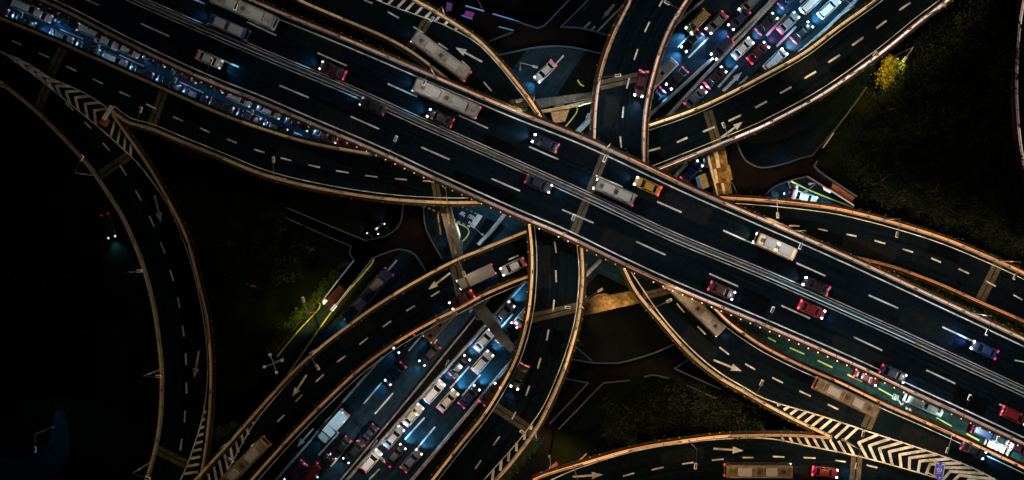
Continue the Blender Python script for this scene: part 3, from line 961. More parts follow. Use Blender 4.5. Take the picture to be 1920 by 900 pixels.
pier('sandy concrete beam with a pale trapezoid platform near the north ramp', [(1015, 206), (1060, 198), (1114, 184), (1115, 190), (1063, 204), (1016, 211)], 6.2, 7.4, M['beam_pale'], [(1050, 205)],
     (('platform', [(1032, 207), (1070, 199), (1060, 227), (1038, 230)], 5.6, 6.4, M['beam_pale']),))
pier('dark crossbeam with yellow edges between the left ramps', [(819, 370), (842, 372), (868, 478), (850, 490)], 6.2, 7.4, M['soffit'], [(835, 400), (855, 460)],
     (('edge_beam', [(835, 385), (838, 385), (844, 420), (841, 420)], 7.4, 7.7, M['beam']),
      ('edge_beam', [(818, 388), (820, 388), (828, 440), (825, 440)], 7.4, 7.7, M['beam']),
      ('edge_beam', [(847, 447), (850, 447), (857, 478), (853, 479)], 7.4, 7.7, M['beam']),
      ('platform', [(851, 418), (857, 420), (863, 440), (862, 449), (856, 448)], 4.6, 5.4, M['beam_pale'])))
pier('dark slab pier crossing under the top ramp', [(960, 193), (1003, 186), (1115, 172), (1115, 182), (1010, 203), (960, 206)], 5.0, 6.0, M['soffit'], [(1000, 197)])
pier('brown crossbeam end below the jammed road under the south ramp', [(880, 572), (905, 565), (965, 650), (958, 662), (935, 640)], 4.6, 5.6, M['soffit'], [(900, 590), (945, 640)])
slab = thing('loading_platform', 'pale pink concrete slab jutting from the ribbed crossbeam', 'platform', P(1325, 340, 5))
m = MB()
m.prism([P(x, y, 5.2) - slab.location for x, y in ((1309, 330), (1334, 320), (1338, 347), (1317, 355))], -.6, .2)
fix_normals(m.build('slab', M['beam_pale'], slab))
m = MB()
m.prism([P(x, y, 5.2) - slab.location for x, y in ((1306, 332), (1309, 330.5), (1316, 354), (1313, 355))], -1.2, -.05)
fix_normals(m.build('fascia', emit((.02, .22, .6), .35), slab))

# ------------------------------------------------------------------ footbridges
BLUE = (.12, .42, 1.0)


def footbridge(label, outline, rails, z=5.6, extra=()):
    c = P(*outline[0], z)
    root = thing('footbridge', label, 'footbridge', c)
    m = MB()
    m.prism([P(x, y, z) - c for x, y in outline], -.7, 0)
    fix_normals(m.build('deck', M['bridge_deck'], root))
    for px, pw, colr in rails:
        pts = [p - c for p in path(px, z, 1.2)]
        r = MB()
        r.sweep(pts, [(-.06, 0), (-.06, 1.02), (-.12, 1.02), (-.12, 1.12), (.12, 1.12), (.12, 1.02), (.06, 1.02), (.06, 0)])
        ro = r.build('railing', M['rail_steel'], root)
        if pw:
            s = MB()
            s.sweep(pts, [(-.07, 1.13), (-.07, 1.19), (.07, 1.19), (.07, 1.13)])
            s.build('glow_line', emit(colr, quant(pw * (.8 if pw > .29 else .3))), ro)
    for nm, px, a, b, mm in extra:
        e = MB()
        e.prism([P(x, y, z + b) - c for x, y in px], a, b)
        fix_normals(e.build(nm, mm, root))
    return root


GREY = (.55, .75, 1.0)
footbridge('dark brown footbridge plaza beside the lawn with a lit red stair',
           [(757, 378), (753, 413), (743, 430), (722, 443), (687, 451), (618, 423), (540, 390), (530, 402), (613, 442), (659, 461), (657, 477), (665, 488), (604, 566), (622, 584), (700, 484), (725, 474), (750, 467), (775, 474), (786, 487), (805, 520), (840, 500), (830, 487), (800, 430), (794, 378)],
           [([(757, 380), (753, 413), (743, 430), (722, 443), (687, 451)], .05, GREY), ([(687, 451), (650, 436), (618, 423)], .16, CREAM), ([(618, 423), (540, 390)], .04, GREY),
            ([(536, 408), (613, 442), (659, 461)], .09, GREY), ([(659, 461), (657, 477), (665, 488)], .12, GREY), ([(665, 488), (635, 526)], .3, GREY), ([(635, 526), (606, 564)], .5, (1, .85, .7)),
            ([(700, 484), (660, 535)], .2, GREY), ([(660, 535), (623, 582)], .5, (1, .85, .7)), ([(700, 484), (725, 474), (750, 467), (775, 474), (786, 487)], .16, GREY), ([(786, 487), (800, 510)], .05, GREY),
            ([(794, 380), (800, 430), (830, 487)], .05, GREY)],
           extra=(('stair', [(637, 534), (605, 567), (621, 583), (650, 548)], .004, .06, M['tile']),
                  ('entrance_lamp', [(604, 566), (609, 561), (614, 564), (607, 572)], .3, .5, emit((1, .86, .7), 1.2)),
                  ('entrance_lamp', [(619, 581), (628, 570), (632, 574), (624, 584)], .3, .5, emit((1, .86, .7), 1.2))))
footbridge('dark footbridge with cobalt light tubes across the top road',
           [(835, -5), (838, 20), (875, 35), (917, 80), (960, 100), (995, 92), (1027, 88), (1077, 91), (1130, 102), (1160, 72), (1147, 69), (1093, 55), (1052, 51), (1105, -4), (1070, -4), (1018, 51), (1002, 53), (960, 38), (900, 18)],
           [([(960, 38), (1002, 53), (1018, 51), (1045, 24), (1072, -4)], .22, BLUE), ([(1052, 51), (1080, 24), (1107, -4)], .1, GREY), ([(1050, 52), (1093, 55), (1147, 70)], .12, BLUE),
            ([(873, 13), (908, 23)], .7, (.2, .5, 1)), ([(924, 28), (972, 42)], .7, BLUE), ([(866, 31), (886, 38)], .6, BLUE), ([(935, 52), (963, 59)], .5, (.1, .5, 1)), ([(915, 80), (963, 61)], .06, BLUE),
            ([(932, 105), (962, 99), (1000, 91), (1035, 88), (1077, 91), (1130, 103)], .2, BLUE), ([(893, -4), (905, 18)], .12, (.1, .15, 1))],
           extra=(('lit_canopy', [(874, 20), (890, 24), (885, 33), (869, 30)], .2, .5, emit((.35, .01, .30), .35)),
                  ('lit_canopy', [(838, 4), (848, 6), (846, 20), (836, 21)], .2, .5, emit((.28, .03, .35), .25))))
footbridge('dark footbridge plaza by the grove with a white lit stair run',
           [(1376, 262), (1383, 272), (1386, 285), (1398, 303), (1425, 315), (1463, 309), (1500, 297), (1522, 293), (1540, 270), (1552, 278), (1530, 302), (1529, 318), (1604, 369), (1599, 387), (1511, 331), (1479, 339), (1450, 350), (1434, 366), (1430, 376), (1362, 376), (1368, 340), (1366, 300)],
           [([(1380, 268), (1386, 285), (1398, 303), (1425, 315), (1463, 309), (1500, 297), (1522, 292)], .12, GREY), ([(1530, 302), (1529, 318), (1604, 369)], .22, GREY),
            ([(1598, 386), (1550, 355)], .9, (1, 1, 1)), ([(1550, 355), (1511, 331)], .3, PINK), ([(1511, 331), (1479, 339)], .22, CREAM), ([(1479, 339), (1450, 350), (1434, 366)], .08, GREY),
            ([(1521, 291), (1570, 235), (1622, 165)], .14, (1, .4, .1)), ([(1560, 250), (1540, 278)], .5, CREAM), ([(1368, 340), (1378, 358), (1381, 372)], .03, BLUE)],
           extra=(('stair', [(1562, 343), (1602, 370), (1597, 385), (1556, 358)], .004, .06, M['tile']),
                  ('entrance_lamp', [(1543, 350), (1550, 351), (1560, 360), (1556, 362), (1545, 356)], .9, 1.1, emit((1, 1, 1), .9))))
footbridge('unlit footbridge plaza beneath the mustard crossbeam with forked arms',
           [(1040, 660), (1073, 672), (1110, 679), (1140, 680), (1167, 678), (1220, 663), (1263, 645), (1300, 660), (1262, 690), (1330, 720), (1400, 750), (1390, 765), (1340, 746), (1287, 722), (1253, 707), (1223, 702), (1180, 712), (1130, 717), (1045, 803), (1028, 795), (1103, 717), (1058, 708)],
           [([(1050, 671), (1073, 673), (1110, 679), (1140, 680), (1167, 678), (1220, 663), (1263, 645)], .10, GREY), ([(1290, 673), (1263, 690)], .05, BLUE), ([(1263, 690), (1330, 720), (1350, 728)], .08, BLUE),
            ([(1058, 708), (1103, 717)], .07, GREY), ([(1103, 717), (1030, 793)], .07, GREY), ([(1130, 717), (1047, 803)], .05, GREY), ([(1130, 717), (1180, 712)], .10, CREAM), ([(1207, 706), (1223, 702), (1253, 708)], .09, GREY),
            ([(1287, 722), (1340, 745)], .05, BLUE), ([(1080, 650), (1110, 676)], .10, GREY)])

# ------------------------------------------------------------------ street lamps
_ldata = {}


def lamp_light(color, power, cone=150):
    k = (color, round(power, 1), cone)
    if k not in _ldata:
        d = bpy.data.lights.new('lamp_beam', 'SPOT')
        d.energy = power
        d.color = color
        d.spot_size = R(cone)
        d.spot_blend = .35
        d.shadow_soft_size = .25
        d.use_nodes = True
        nt = d.node_tree
        em = [n for n in nt.nodes if n.type == 'EMISSION'][0]
        tc = nt.nodes.new('ShaderNodeTexCoord')
        sx = nt.nodes.new('ShaderNodeSeparateXYZ')
        nt.links.new(tc.outputs['Normal'], sx.inputs[0])
        ab = nt.nodes.new('ShaderNodeMath'); ab.operation = 'ABSOLUTE'
        nt.links.new(sx.outputs['Z'], ab.inputs[0])
        mx = nt.nodes.new('ShaderNodeMath'); mx.operation = 'MAXIMUM'; mx.inputs[1].default_value = .36
        nt.links.new(ab.outputs[0], mx.inputs[0])
        pw = nt.nodes.new('ShaderNodeMath'); pw.operation = 'POWER'; pw.inputs[1].default_value = -2.4   # street lantern throws light sideways
        nt.links.new(mx.outputs[0], pw.inputs[0])
        nt.links.new(pw.outputs[0], em.inputs['Strength'])
        _ldata[k] = d
    return _ldata[k]


LW = (1.0, .70, .38)
LA = (1.0, .60, .28)
LN = (1.0, .90, .78)
LC = (.45, .78, 1.0)
LG = (.72, 1.0, .92)


def street_lamp(label, base, toward, z, color=LW, power=1.0, h=10.0, arm=2.4, two=False, cone=150):
    b = P(*base, z)
    d = Vector((toward[0], -toward[1], 0)).normalized()
    root = thing('street_lamp', label, 'street lamp', b, math.atan2(d.y, d.x), 'street lamps of the interchange')
    m = MB()
    m.tube([Vector((0, 0, 0)), Vector((0, 0, h * .5)), Vector((0, 0, h))], .13, 8, .08)
    m.cbox(Vector((0, 0, .25)), (.45, .45, .5), .06)
    m.build('pole', M['steel'], root)
    for sgn in ((1, -1) if two else (1,)):
        a = MB()
        a.tube([Vector((0, 0, h - .1)), Vector((sgn * arm * .4, 0, h + .25)), Vector((sgn * arm, 0, h + .35))], .07, 6, .05)
        a.build('arm', M['steel'], root)
        hd = MB()
        hd.cbox(Vector((sgn * (arm + .35), 0, h + .36)), (.9, .34, .16), .06)
        ho = hd.build('lamp_head', M['steel'], root)
        ln = MB()
        ln.cbox(Vector((sgn * (arm + .38), 0, h + .24)), (1.0, .44, .1), .04)
        f = dim(base[0])
        ln.build('lens', emit(color, .25 + 1.2 * f * min(power, 1.2), False), ho)
        li = bpy.data.objects.new('lamp_beam', lamp_light(color, POWER * power * f, cone))
        COL.objects.link(li)
        li.parent = root
        li.location = (sgn * (arm + .4), 0, h + .1)
        li.rotation_euler = (0, R(-24 * sgn), 0)
    return root


POWER = 2600.0
S = street_lamp
# main expressway
S('street lamp at the top left on the northern expressway edge', (480, 8), (-.4, 1), Z_MAIN, LN, 1.0)
S('twin headed street lamp where the top ramp parapet meets the expressway', (815, 142), (-.4, 1), Z_MAIN, LN, .9)
S('bluish street lamp at the corner of north ramp and expressway', (1136, 278), (-.4, 1), Z_MAIN, LN, .9)
S('street lamp on the northern expressway edge by the right ramp start', (1484, 433), (-.4, 1), Z_MAIN, LN, .9)
S('street lamp beside the shrub strip on the northern expressway edge', (1816, 586), (-.4, 1), Z_MAIN, LN, .9)
S('street lamp beside the jammed cars on the southern expressway edge', (414, 160), (.4, -1), Z_MAIN, LN, 1.0)
S('street lamp at the narrow end of the jammed road', (742, 298), (.4, -1), Z_MAIN, LN, .9)
S('street lamp over the expressway joint above the south ramp', (1058, 438), (.4, -1), Z_MAIN, LN, .9)
S('street lamp on the expressway above the curved lower right ramp', (1412, 602), (.4, -1), Z_MAIN, LN, .8)
S('glowing street lamp on the expressway above the white small bus', (1762, 758), (.4, -1), Z_MAIN, LN, .9)
S('street lamp at the far upper left corner of the expressway', (118, -2), (.4, -1), Z_MAIN, LN, 1.0)
# ramps
S('street lamp on the parapet below the first left ramp dashes', (535, 336), (0, -1), Z_RAMP, LW, .8)
S('street lamp on the parapet above the dark yellow edged crossbeam', (842, 380), (-.1, -1), Z_RAMP, LW, .7, 6.5)
S('street lamp by the white gore panel at the ramp split', (290, 246), (.3, -1), Z_RAMP, LW, .9)
S('topmost street lamp on the outer edge of the western ramp', (180, 330), (.5, -1), Z_RAMP, LW, .9)
S('street lamp west of the ramp beside the two blue headlights', (267, 508), (1, -.1), Z_RAMP, LW, .8)
S('street lamp on the western ramp level with the lower painted arrow', (301, 693), (1, 0), Z_RAMP, LW, .8)
S('lowest street lamp on the outer edge of the western ramp', (283, 866), (1, .3), Z_RAMP, LW, .8)
S('dim street lamp at the top left above the chevron tip', (20, 168), (.7, -.7), Z_RAMP, LW, .8)
S('street lamp at the lower end of the top ramp parapet', (1000, 193), (-.9, .3), Z_RAMPB, LW, .5)
S('street lamp behind the hatched strip of the top ramp', (835, 33), (-.6, .8), Z_RAMPB, LN, .7)
S('street lamp on the western side of the north ramp at the joint', (1119, 160), (1, -.1), Z_CROSS, LN, .7)
S('street lamp at the eastern side of the north ramp near the top', (1262, 42), (-.9, -.5), Z_CROSS, LN, .5)
S('street lamp on the south ramp above the mustard crossbeam', (1089, 573), (-1, -.1), Z_CROSS, LW, .8)
S('street lamp at the hatched end of the south ramp', (1004, 808), (-.8, -.5), Z_CROSS, LW, .7)
S('street lamp by the ribbed crossbeam on the north eastern ramp', (1349, 272), (-.4, -.9), Z_RAMPC, LW, .8)
S('street lamp on the pale parapet opposite the yellow tree', (1590, 142), (.6, -.8), Z_RAMPC, LW, .8)
S('street lamp at the top of the north eastern ramp', (1735, 30), (-.7, -.7), Z_RAMPC, LW, .7)
S('street lamp on the south western ramp above the grey van', (863, 484), (.4, .9), Z_RAMPC, LW, .7)
S('street lamp on the south western ramp near the ornamental white lamp', (598, 652), (.5, .8), Z_RAMPC, LW, .8)
S('street lamp beside the long hatched strip of the south western ramp', (438, 822), (.7, .7), Z_RAMPC, LW, .8)
S('street lamp at the start of the orange right ramp', (1432, 377), (.05, 1), Z_RAMP, LA, .7)
S('street lamp on the orange parapet beside the white lit stair', (1652, 412), (-.2, 1), Z_RAMP, LA, .7)
S('street lamp on the orange parapet near the right margin', (1868, 489), (-.4, .9), Z_RAMP, LA, .7)
S('street lamp on the lower right ramp beside the mustard crossbeam', (1214, 571), (1, -.5), Z_RAMPB, LA, .8)
S('street lamp on the lower right ramp near its painted arrow', (1393, 731), (.4, -.9), Z_RAMPB, LA, .9)
S('twin armed street lamp standing in the striped gore', (1580, 824), (.2, -1), Z_RAMPB, LA, .8, two=True)
S('street lamp on the bowed parapet of the bottom ramp', (1290, 824), (-.1, 1), Z_RAMPB, LA, .8)
S('street lamp at the left tip of the bottom ramp', (1075, 872), (.3, 1), Z_RAMPB, LA, .6)
S('street lamp on the ramp wall by the green lit road', (1745, 797), (-.3, .9), Z_RAMPB, LW, .6)
# ground
S('street lamp beside the crowded north eastern lanes', (1575, 30), (-.8, -.5), .02, LC, 1.0, 9)
S('street lamp between the ramp and the wide south western road', (622, 778), (.7, .6), .02, LC, .5, 8)
S('added lamp between the two south western carriageways near the bottom', (706, 826), (.7, .6), .02, (1, .86, .76), 1.1, 9)  # extra lamp added to brighten the queued cars
S('added lamp between the two south western carriageways, upper one', (840, 676), (.7, .6), .02, (1, .86, .76), .8, 9)  # second lamp added for the same queue
S('street lamp on the green lit road beside the twin white vans', (1600, 730), (.3, -1), .02, LG, 1.1, 7.5)
S('street lamp on the green lit road near the right margin', (1830, 836), (.3, -1), .02, LG, 1.1, 7.5)
S('small street lamp next to the grey barrier by the platform', (1085, 250), (.4, -.8), .02, LC, .35, 7)
S('small street lamp in the gap left of the mustard crossbeam', (1097, 556), (.8, -.5), .02, LW, .25, 6)
S('street lamp by the blue lit crossing near the footbridge', (975, 130), (.7, .2), .02, (.25, .65, 1), .16, 8)
S('street lamp lighting the hedge next to the red stair', (588, 585), (-.3, -1), .02, (1, .70, .12), 1.5, 6)
S('street lamp at the foot of the yellow lit tree', (1676, 106), (-.6, .8), .02, (1, .76, .10), 3.4, 10.5, cone=80)
S('dim street lamp over the park road in the lower left', (100, 800), (0, 1), .02, (.2, .75, 1), 1.6, 8)
S('street lamp between the crossing and the stop line', (905, 440), (-.6, -.6), .02, LC, .4, 7)
S('street lamp under the right end of the footbridge by the white stair', (1518, 345), (-.5, .4), .02, LC, .3, 5)
S('street lamp above the striped ochre kerb at the bottom', (1030, 855), (-.2, 1), .02, (1, .5, .2), .9, 7)

for lb, bx, by, pw in (('first added low lamp along the jammed road from the top left corner', 60, 58, 2.6), ('second added low lamp along the jammed road from the top left corner', 200, 117, 1.9), ('third added low lamp along the jammed road from the top left corner', 340, 177, 1.3), ('fourth added low lamp along the jammed road, nearest its narrow end', 480, 235, .9)):
    S(lb, (bx, by), (.4, -1), .02, (.45, .68, 1.0), pw, 6.0, 1.5)  # lamps added to light the queue from above

# ornamental cluster lamp
root = thing('cluster_lamp', 'white ornamental cluster lamp with cross arms beside the south western ramp', 'lamp', P(531, 672, 0))
m = MB()
m.tube([Vector((0, 0, 0)), Vector((0, 0, 9))], .15, 8)
m.build('pole', M['steel'], root)
for a in (20, 110, 200, 290):
    m = MB()
    d = Vector((math.cos(R(a)), math.sin(R(a)), 0))
    m.tube([Vector((0, 0, 8.6)), d * 1.6 + Vector((0, 0, 9))], .08, 6)
    ao = m.build('arm', M['steel'], root)
    m = MB()
    m.cbox(d * 1.7 + Vector((0, 0, 9.05)), (.5, .5, .4), .12)
    m.build('globe', emit((.9, .9, 1), .12, False), ao)

# ------------------------------------------------------------------ signs
def gore_sign():
    root = thing('direction_sign', 'narrow white panel standing at the nose of the upper left ramp split', 'sign', P(207, 214, Z_RAMP), R(58))
    m = MB()
    for y in (-.5, .5):
        m.tube([Vector((-1, y, 0)), Vector((-1, y, 1.3))], .08, 6)
    m.build('posts', M['steel'], root)
    m = MB()
    m.cbox(Vector((.1, 0, 1.5)), (2.9, .8, .12), .03)
    m.build('panel', M['sign_white'], root)
    m = MB()
    m.cbox(Vector((-1.7, 0, .5)), (1.6, 1.5, 1.0), .2)
    m.build('crash_cushion', M['tile'], root)


gore_sign()
root = thing('direction_sign', 'blue road sign with white symbol on a yellow post over the chevrons', 'sign', P(1746, 874, Z_RAMPB), R(-10))
m = MB()
m.tube([Vector((-.5, -1.2, 0)), Vector((-.5, -1.2, 4.3))], .1, 8)
m.tube([Vector((-.5, 1.2, 0)), Vector((-.5, 1.2, 4.3))], .1, 8)
m.build('posts', M['paint_yellow'], root)
m = MB()
nb = Matrix.Rotation(R(-50), 4, 'Y')
vs8 = []
for (x, y, zz) in ((-.62, -1.5, 0), (.62, -1.5, 0), (.62, 1.5, 0), (-.62, 1.5, 0)):
    vs8.append(nb @ Vector((x * 1.4, y, zz)) + Vector((0, 0, 4)))
off = nb @ Vector((0, 0, .08))
m.add(vs8 + [v + off for v in vs8], [(3, 2, 1, 0), (4, 5, 6, 7), (0, 1, 5, 4), (1, 2, 6, 5), (2, 3, 7, 6), (3, 0, 4, 7)])
panel = m.build('panel', M['sign_blue'], root)
m = MB()


def on_panel(x, y, d=.09):
    return nb @ Vector((x * 1.4, y, d)) + Vector((0, 0, 4))


def pstroke(mm, a, b, w=.1):
    d = Vector((b[0] - a[0], b[1] - a[1]))
    n = Vector((-d.y, d.x)).normalized() * w / 2
    mm.add([on_panel(a[0] + n.x, a[1] + n.y), on_panel(a[0] - n.x, a[1] - n.y), on_panel(b[0] - n.x, b[1] - n.y), on_panel(b[0] + n.x, b[1] + n.y)], [(0, 1, 2, 3)])


for k in range(8):
    a0, a1 = k * math.pi / 4, (k + 1) * math.pi / 4
    pstroke(m, (.3 * math.cos(a0), .12 + .34 * math.sin(a0)), (.3 * math.cos(a1), .12 + .34 * math.sin(a1)), .12)
m.build('emblem', M['sign_white'], panel)
for q0, q1, qw in (((-.1, .1), (.12, .16), .12), ((.1, -1.3), (.35, -1.1), .14), ((.25, 1.1), (.45, 1.35), .16), ((-.2, .75), (.25, .9), .07), ((-.3, -.55), (.2, -.45), .07)):
    m = MB()
    pstroke(m, q0, q1, qw)
    m.build('white_mark', M['sign_white'], panel)
m = MB()
for a, b in (((-.6, -1.48), (-.6, 1.48)), ((.6, -1.48), (.6, 1.48))):
    pstroke(m, a, b, .06)
m.build('border', M['paint_yellow'], panel)

# ------------------------------------------------------------------ vehicles
def emitter_cache():
    return {'head': emit((.80, .93, 1.0), 6.0, False), 'headw': emit((.85, .95, 1.0), 9.0, False), 'tail': emit((1.0, .02, .05), 2.2, False), 'tailm': emit((.9, .02, .35), .9, False)}


EM = emitter_cache()


def vmat(o, m):
    o.material_slots[0].link = 'OBJECT'
    o.material_slots[0].material = m


def car_body(Ln, W, zt_hood, zt_belt, zt_boot):
    hl, hw = Ln / 2, W / 2
    st = [(-hl, .74, .42, zt_boot - .24), (-hl + .08, .88, .32, zt_boot - .06), (-hl + .6, .97, .22, zt_boot), (-hl * .25, 1.0, .2, zt_belt), (hl * .30, 1.0, .2, zt_belt - .02),
          (hl * .62, .98, .22, zt_hood), (hl - .3, .90, .26, zt_hood - .10), (hl - .07, .78, .34, zt_hood - .22), (hl, .62, .42, zt_hood - .32)]
    m = MB()
    rings = []
    for x, w, zl, zt in st:
        w *= hw
        half = [(0, zl), (w * .9, zl), (w, zl + .22), (w, zt - .14), (w * .88, zt - .01), (w * .5, zt + .02)]
        ring = [Vector((x, y, z)) for y, z in half] + [Vector((x, 0, zt + .03))] + [Vector((x, -y, z)) for y, z in reversed(half[1:])]
        rings.append(ring)
    m.loft(rings)
    return m


def make_car(name, cat, Ln=4.75, W=1.84, hood=.92, belt=.98, boot=.98, roof=1.45, cab=(-.36, -.22, .10, .24)):
    hl, hw = Ln / 2, W / 2
    root = thing(name, None, cat)
    b = car_body(Ln, W, hood, belt, boot).build('body', CAR['white'], root, True)
    fix_normals(b)
    xr0, xr1, xf1, xf0 = [c * Ln for c in cab]
    bw, rw = hw * .86, hw * .68
    zb = belt - .03
    r = MB()
    ring0 = [Vector((x, y, roof - .08)) for x, y in ((xr1 - .05, -rw), (xf1 + .05, -rw), (xf1 + .05, rw), (xr1 - .05, rw))]
    ring1 = [Vector((x, y, roof - .015)) for x, y in ((xr1, -rw * .95), (xf1, -rw * .95), (xf1, rw * .95), (xr1, rw * .95))]
    ring2 = [Vector((x, y, roof + .01)) for x, y in ((xr1 + .15, -rw * .75), (xf1 - .15, -rw * .75), (xf1 - .15, rw * .75), (xr1 + .15, rw * .75))]
    r.loft([ring0, ring1, ring2])
    for s in (-1, 1):
        r.tube([Vector((xf1 + .02, rw * s, roof - .06)), Vector((xf0, bw * s, zb))], .05, 6)
        r.tube([Vector((xr1 - .02, rw * s, roof - .06)), Vector((xr0, bw * s, zb))], .06, 6)
        r.tube([Vector(((xf1 + xr1) / 2, rw * s, roof - .06)), Vector(((xf0 + xr0) / 2, bw * s, zb))], .04, 6)
    fix_normals(r.build('roof', CAR['white'], root))

    def win(nm, q):
        m = MB()
        m.add(q, [(0, 1, 2, 3)])
        c = sum(q, Vector()) / 4
        nrm = (q[1] - q[0]).cross(q[2] - q[0]).normalized()
        if nrm.dot(c - Vector((0, 0, .8))) < 0:
            nrm = -nrm
        m.add([p - nrm * .03 for p in q], [(3, 2, 1, 0)])
        m.build(nm, M['glass'], root)
    win('windscreen', [Vector((xf1, -rw, roof - .06)), Vector((xf1, rw, roof - .06)), Vector((xf0, bw, zb)), Vector((xf0, -bw, zb))])
    win('rear_window', [Vector((xr1, -rw, roof - .06)), Vector((xr1, rw, roof - .06)), Vector((xr0, bw, zb)), Vector((xr0, -bw, zb))])
    for s in (-1, 1):
        win('side_window', [Vector((xr1, rw * s, roof - .07)), Vector((xf1, rw * s, roof - .07)), Vector((xf0, bw * s, zb)), Vector((xr0, bw * s, zb))])
    for s in (-1, 1):
        m = MB()
        m.box(Vector((hl - .24, s * hw * .70, hood - .17)), (.36, .30, .12), -s * .22, .38)
        m.build('headlight', EM['head'], root)
        m = MB()
        m.box(Vector((-hl + .12, s * hw * .70, boot - .12)), (.2, .44, .16), s * .12, -.3)
        m.build('tail_light', EM['tail'], root)
        m = MB()
        m.cbox(Vector((xf0 - .25, s * (hw + .09), zb + .06)), (.16, .22, .14), .03)
        m.build('mirror', M['trim'], root)
        for x in (-hl * .6, hl * .62):
            m = MB()
            m.tube([Vector((x, s * (hw - .2), .32)), Vector((x, s * (hw + .01), .32))], .32, 14)
            m.build('wheel', M['tyre'], root)
    return root


def make_bus(name, cat, Ln=11.8, W=2.5, Ht=3.1):
    root = thing(name, None, cat)
    m = MB()
    hl, hw = Ln / 2, W / 2
    rings = []
    for z, k in ((.35, .96), (.6, 1.0), (1.25, 1.0)):
        rings.append((z, k))
    prof = [(.35, .02), (.6, 0), (1.2, 0), (Ht - .5, .02), (Ht - .18, .10), (Ht, .3)]
    lo = []
    for z, ins in prof:
        x, y, c = hl - ins, hw - ins, .35
        lo.append([Vector(p) for p in ((x - c, -y, z), (x - .1, -y + .12, z), (x, -y + c, z), (x, y - c, z), (x - .1, y - .12, z), (x - c, y, z), (-x + c, y, z), (-x + .08, y - .08, z), (-x, y - c, z), (-x, -y + c, z), (-x + .08, -y + .08, z), (-x + c, -y, z))])
    m.loft(lo)
    b = m.build('body', CAR['white'], root)
    for x, L_ in ((-hl * .45, 2.4), (hl * .35, 2.0)):
        a = MB()
        a.cbox(Vector((x, 0, Ht + .12)), (L_, 1.5, .3), .1)
        a.build('air_conditioner', M['grey_unit'], root)
    sm = MB()
    nseam = int(Ln / 1.3)
    for k in range(1, nseam):
        sm.box(Vector((-hl + Ln * k / nseam, 0, Ht + .004)), (.045, W * .72, .03))
    for s in (-1, 1):
        sm.box(Vector((0, s * W * .37, Ht - .01)), (Ln * .9, .06, .05))
    sm.build('roof_seam', M['grey_unit'], root)
    for x in (-hl * .02, hl * .72):
        a = MB()
        a.cbox(Vector((x, 0, Ht + .03)), (.7, .7, .1), .04)
        a.build('roof_hatch', M['trim'], root)
    a = MB()
    a.box(Vector((hl - .01, 0, 1.95)), (.05, W * .8, 1.3), 0, -.06)
    a.build('windscreen', M['glass'], root)
    a = MB()
    a.box(Vector((-hl + .01, 0, 2.1)), (.05, W * .7, .9))
    a.build('rear_window', M['glass'], root)
    for s in (-1, 1):
        a = MB()
        a.box(Vector((0, s * (hw - .005), 2.0)), (Ln * .88, .05, .85))
        a.build('side_window', M['glass'], root)
        a = MB()
        a.box(Vector((hl + .02, s * hw * .72, .75)), (.16, .42, .24), 0, .5)
        a.build('headlight', EM['head'], root)
        a = MB()
        a.box(Vector((-hl - .02, s * hw * .78, 1.0)), (.1, .3, .4), 0, -.4)
        a.build('tail_light', EM['tail'], root)
        a = MB()
        a.cbox(Vector((hl + .12, s * (hw + .12), 2.3)), (.18, .26, .4), .05)
        a.build('mirror', M['trim'], root)
        for x in (-hl * .55, hl * .58):
            a = MB()
            a.tube([Vector((x, s * (hw - .3), .48)), Vector((x, s * (hw + .005), .48))], .48, 14)
            a.build('wheel', M['tyre'], root)
    return root


def make_truck(name, cat):
    root = thing(name, None, cat)
    m = MB()
    m.cbox(Vector((-.9, 0, 1.75)), (5.0, 2.2, 2.3), .07)
    m.build('cargo_box', CAR['white'], root)
    m = MB()
    m.cbox(Vector((2.55, 0, 1.2)), (1.65, 2.0, 1.8), .22)
    m.build('body', CAR['white'], root)
    m = MB()
    m.box(Vector((3.36, 0, 1.6)), (.05, 1.7, .75), 0, -.15)
    m.build('windscreen', M['glass'], root)
    m = MB()
    m.box(Vector((0, 0, .5)), (6.3, 1.2, .25))
    m.build('chassis', M['trim'], root)
    for s in (-1, 1):
        a = MB()
        a.box(Vector((3.40, s * .75, .7)), (.16, .36, .22), 0, .5)
        a.build('headlight', EM['head'], root)
        a = MB()
        a.box(Vector((-3.44, s * .85, .75)), (.1, .3, .3), 0, -.5)
        a.build('tail_light', EM['tail'], root)
        for x in (-2.2, 2.3):
            a = MB()
            a.tube([Vector((x, s * .72, .42)), Vector((x, s * 1.02, .42))], .42, 14)
            a.build('wheel', M['tyre'], root)
    return root


def make_scooter(name, cat):
    root = thing(name, None, cat)
    m = MB()
    m.cbox(Vector((-.35, 0, .55)), (.8, .34, .4), .08)
    m.cbox(Vector((.15, 0, .28)), (.6, .3, .1), .03)
    m.cbox(Vector((.5, 0, .65)), (.12, .36, .7), .04)
    m.build('body', CAR['white'], root)
    m = MB()
    m.cbox(Vector((-.3, 0, .80)), (.7, .28, .12), .05)
    m.build('seat', M['trim'], root)
    m = MB()
    m.tube([Vector((.45, -.34, 1.05)), Vector((.5, 0, 1.02)), Vector((.45, .34, 1.05))], .03, 6)
    m.build('handlebar', M['steel'], root)
    m = MB()
    m.cbox(Vector((.6, 0, .98)), (.16, .22, .14), .04)
    m.build('headlight', EM['head'], root)
    for x in (-.6, .62):
        m = MB()
        m.tube([Vector((x, -.06, .25)), Vector((x, .06, .25))], .25, 12)
        m.build('wheel', M['tyre'], root)
    return root


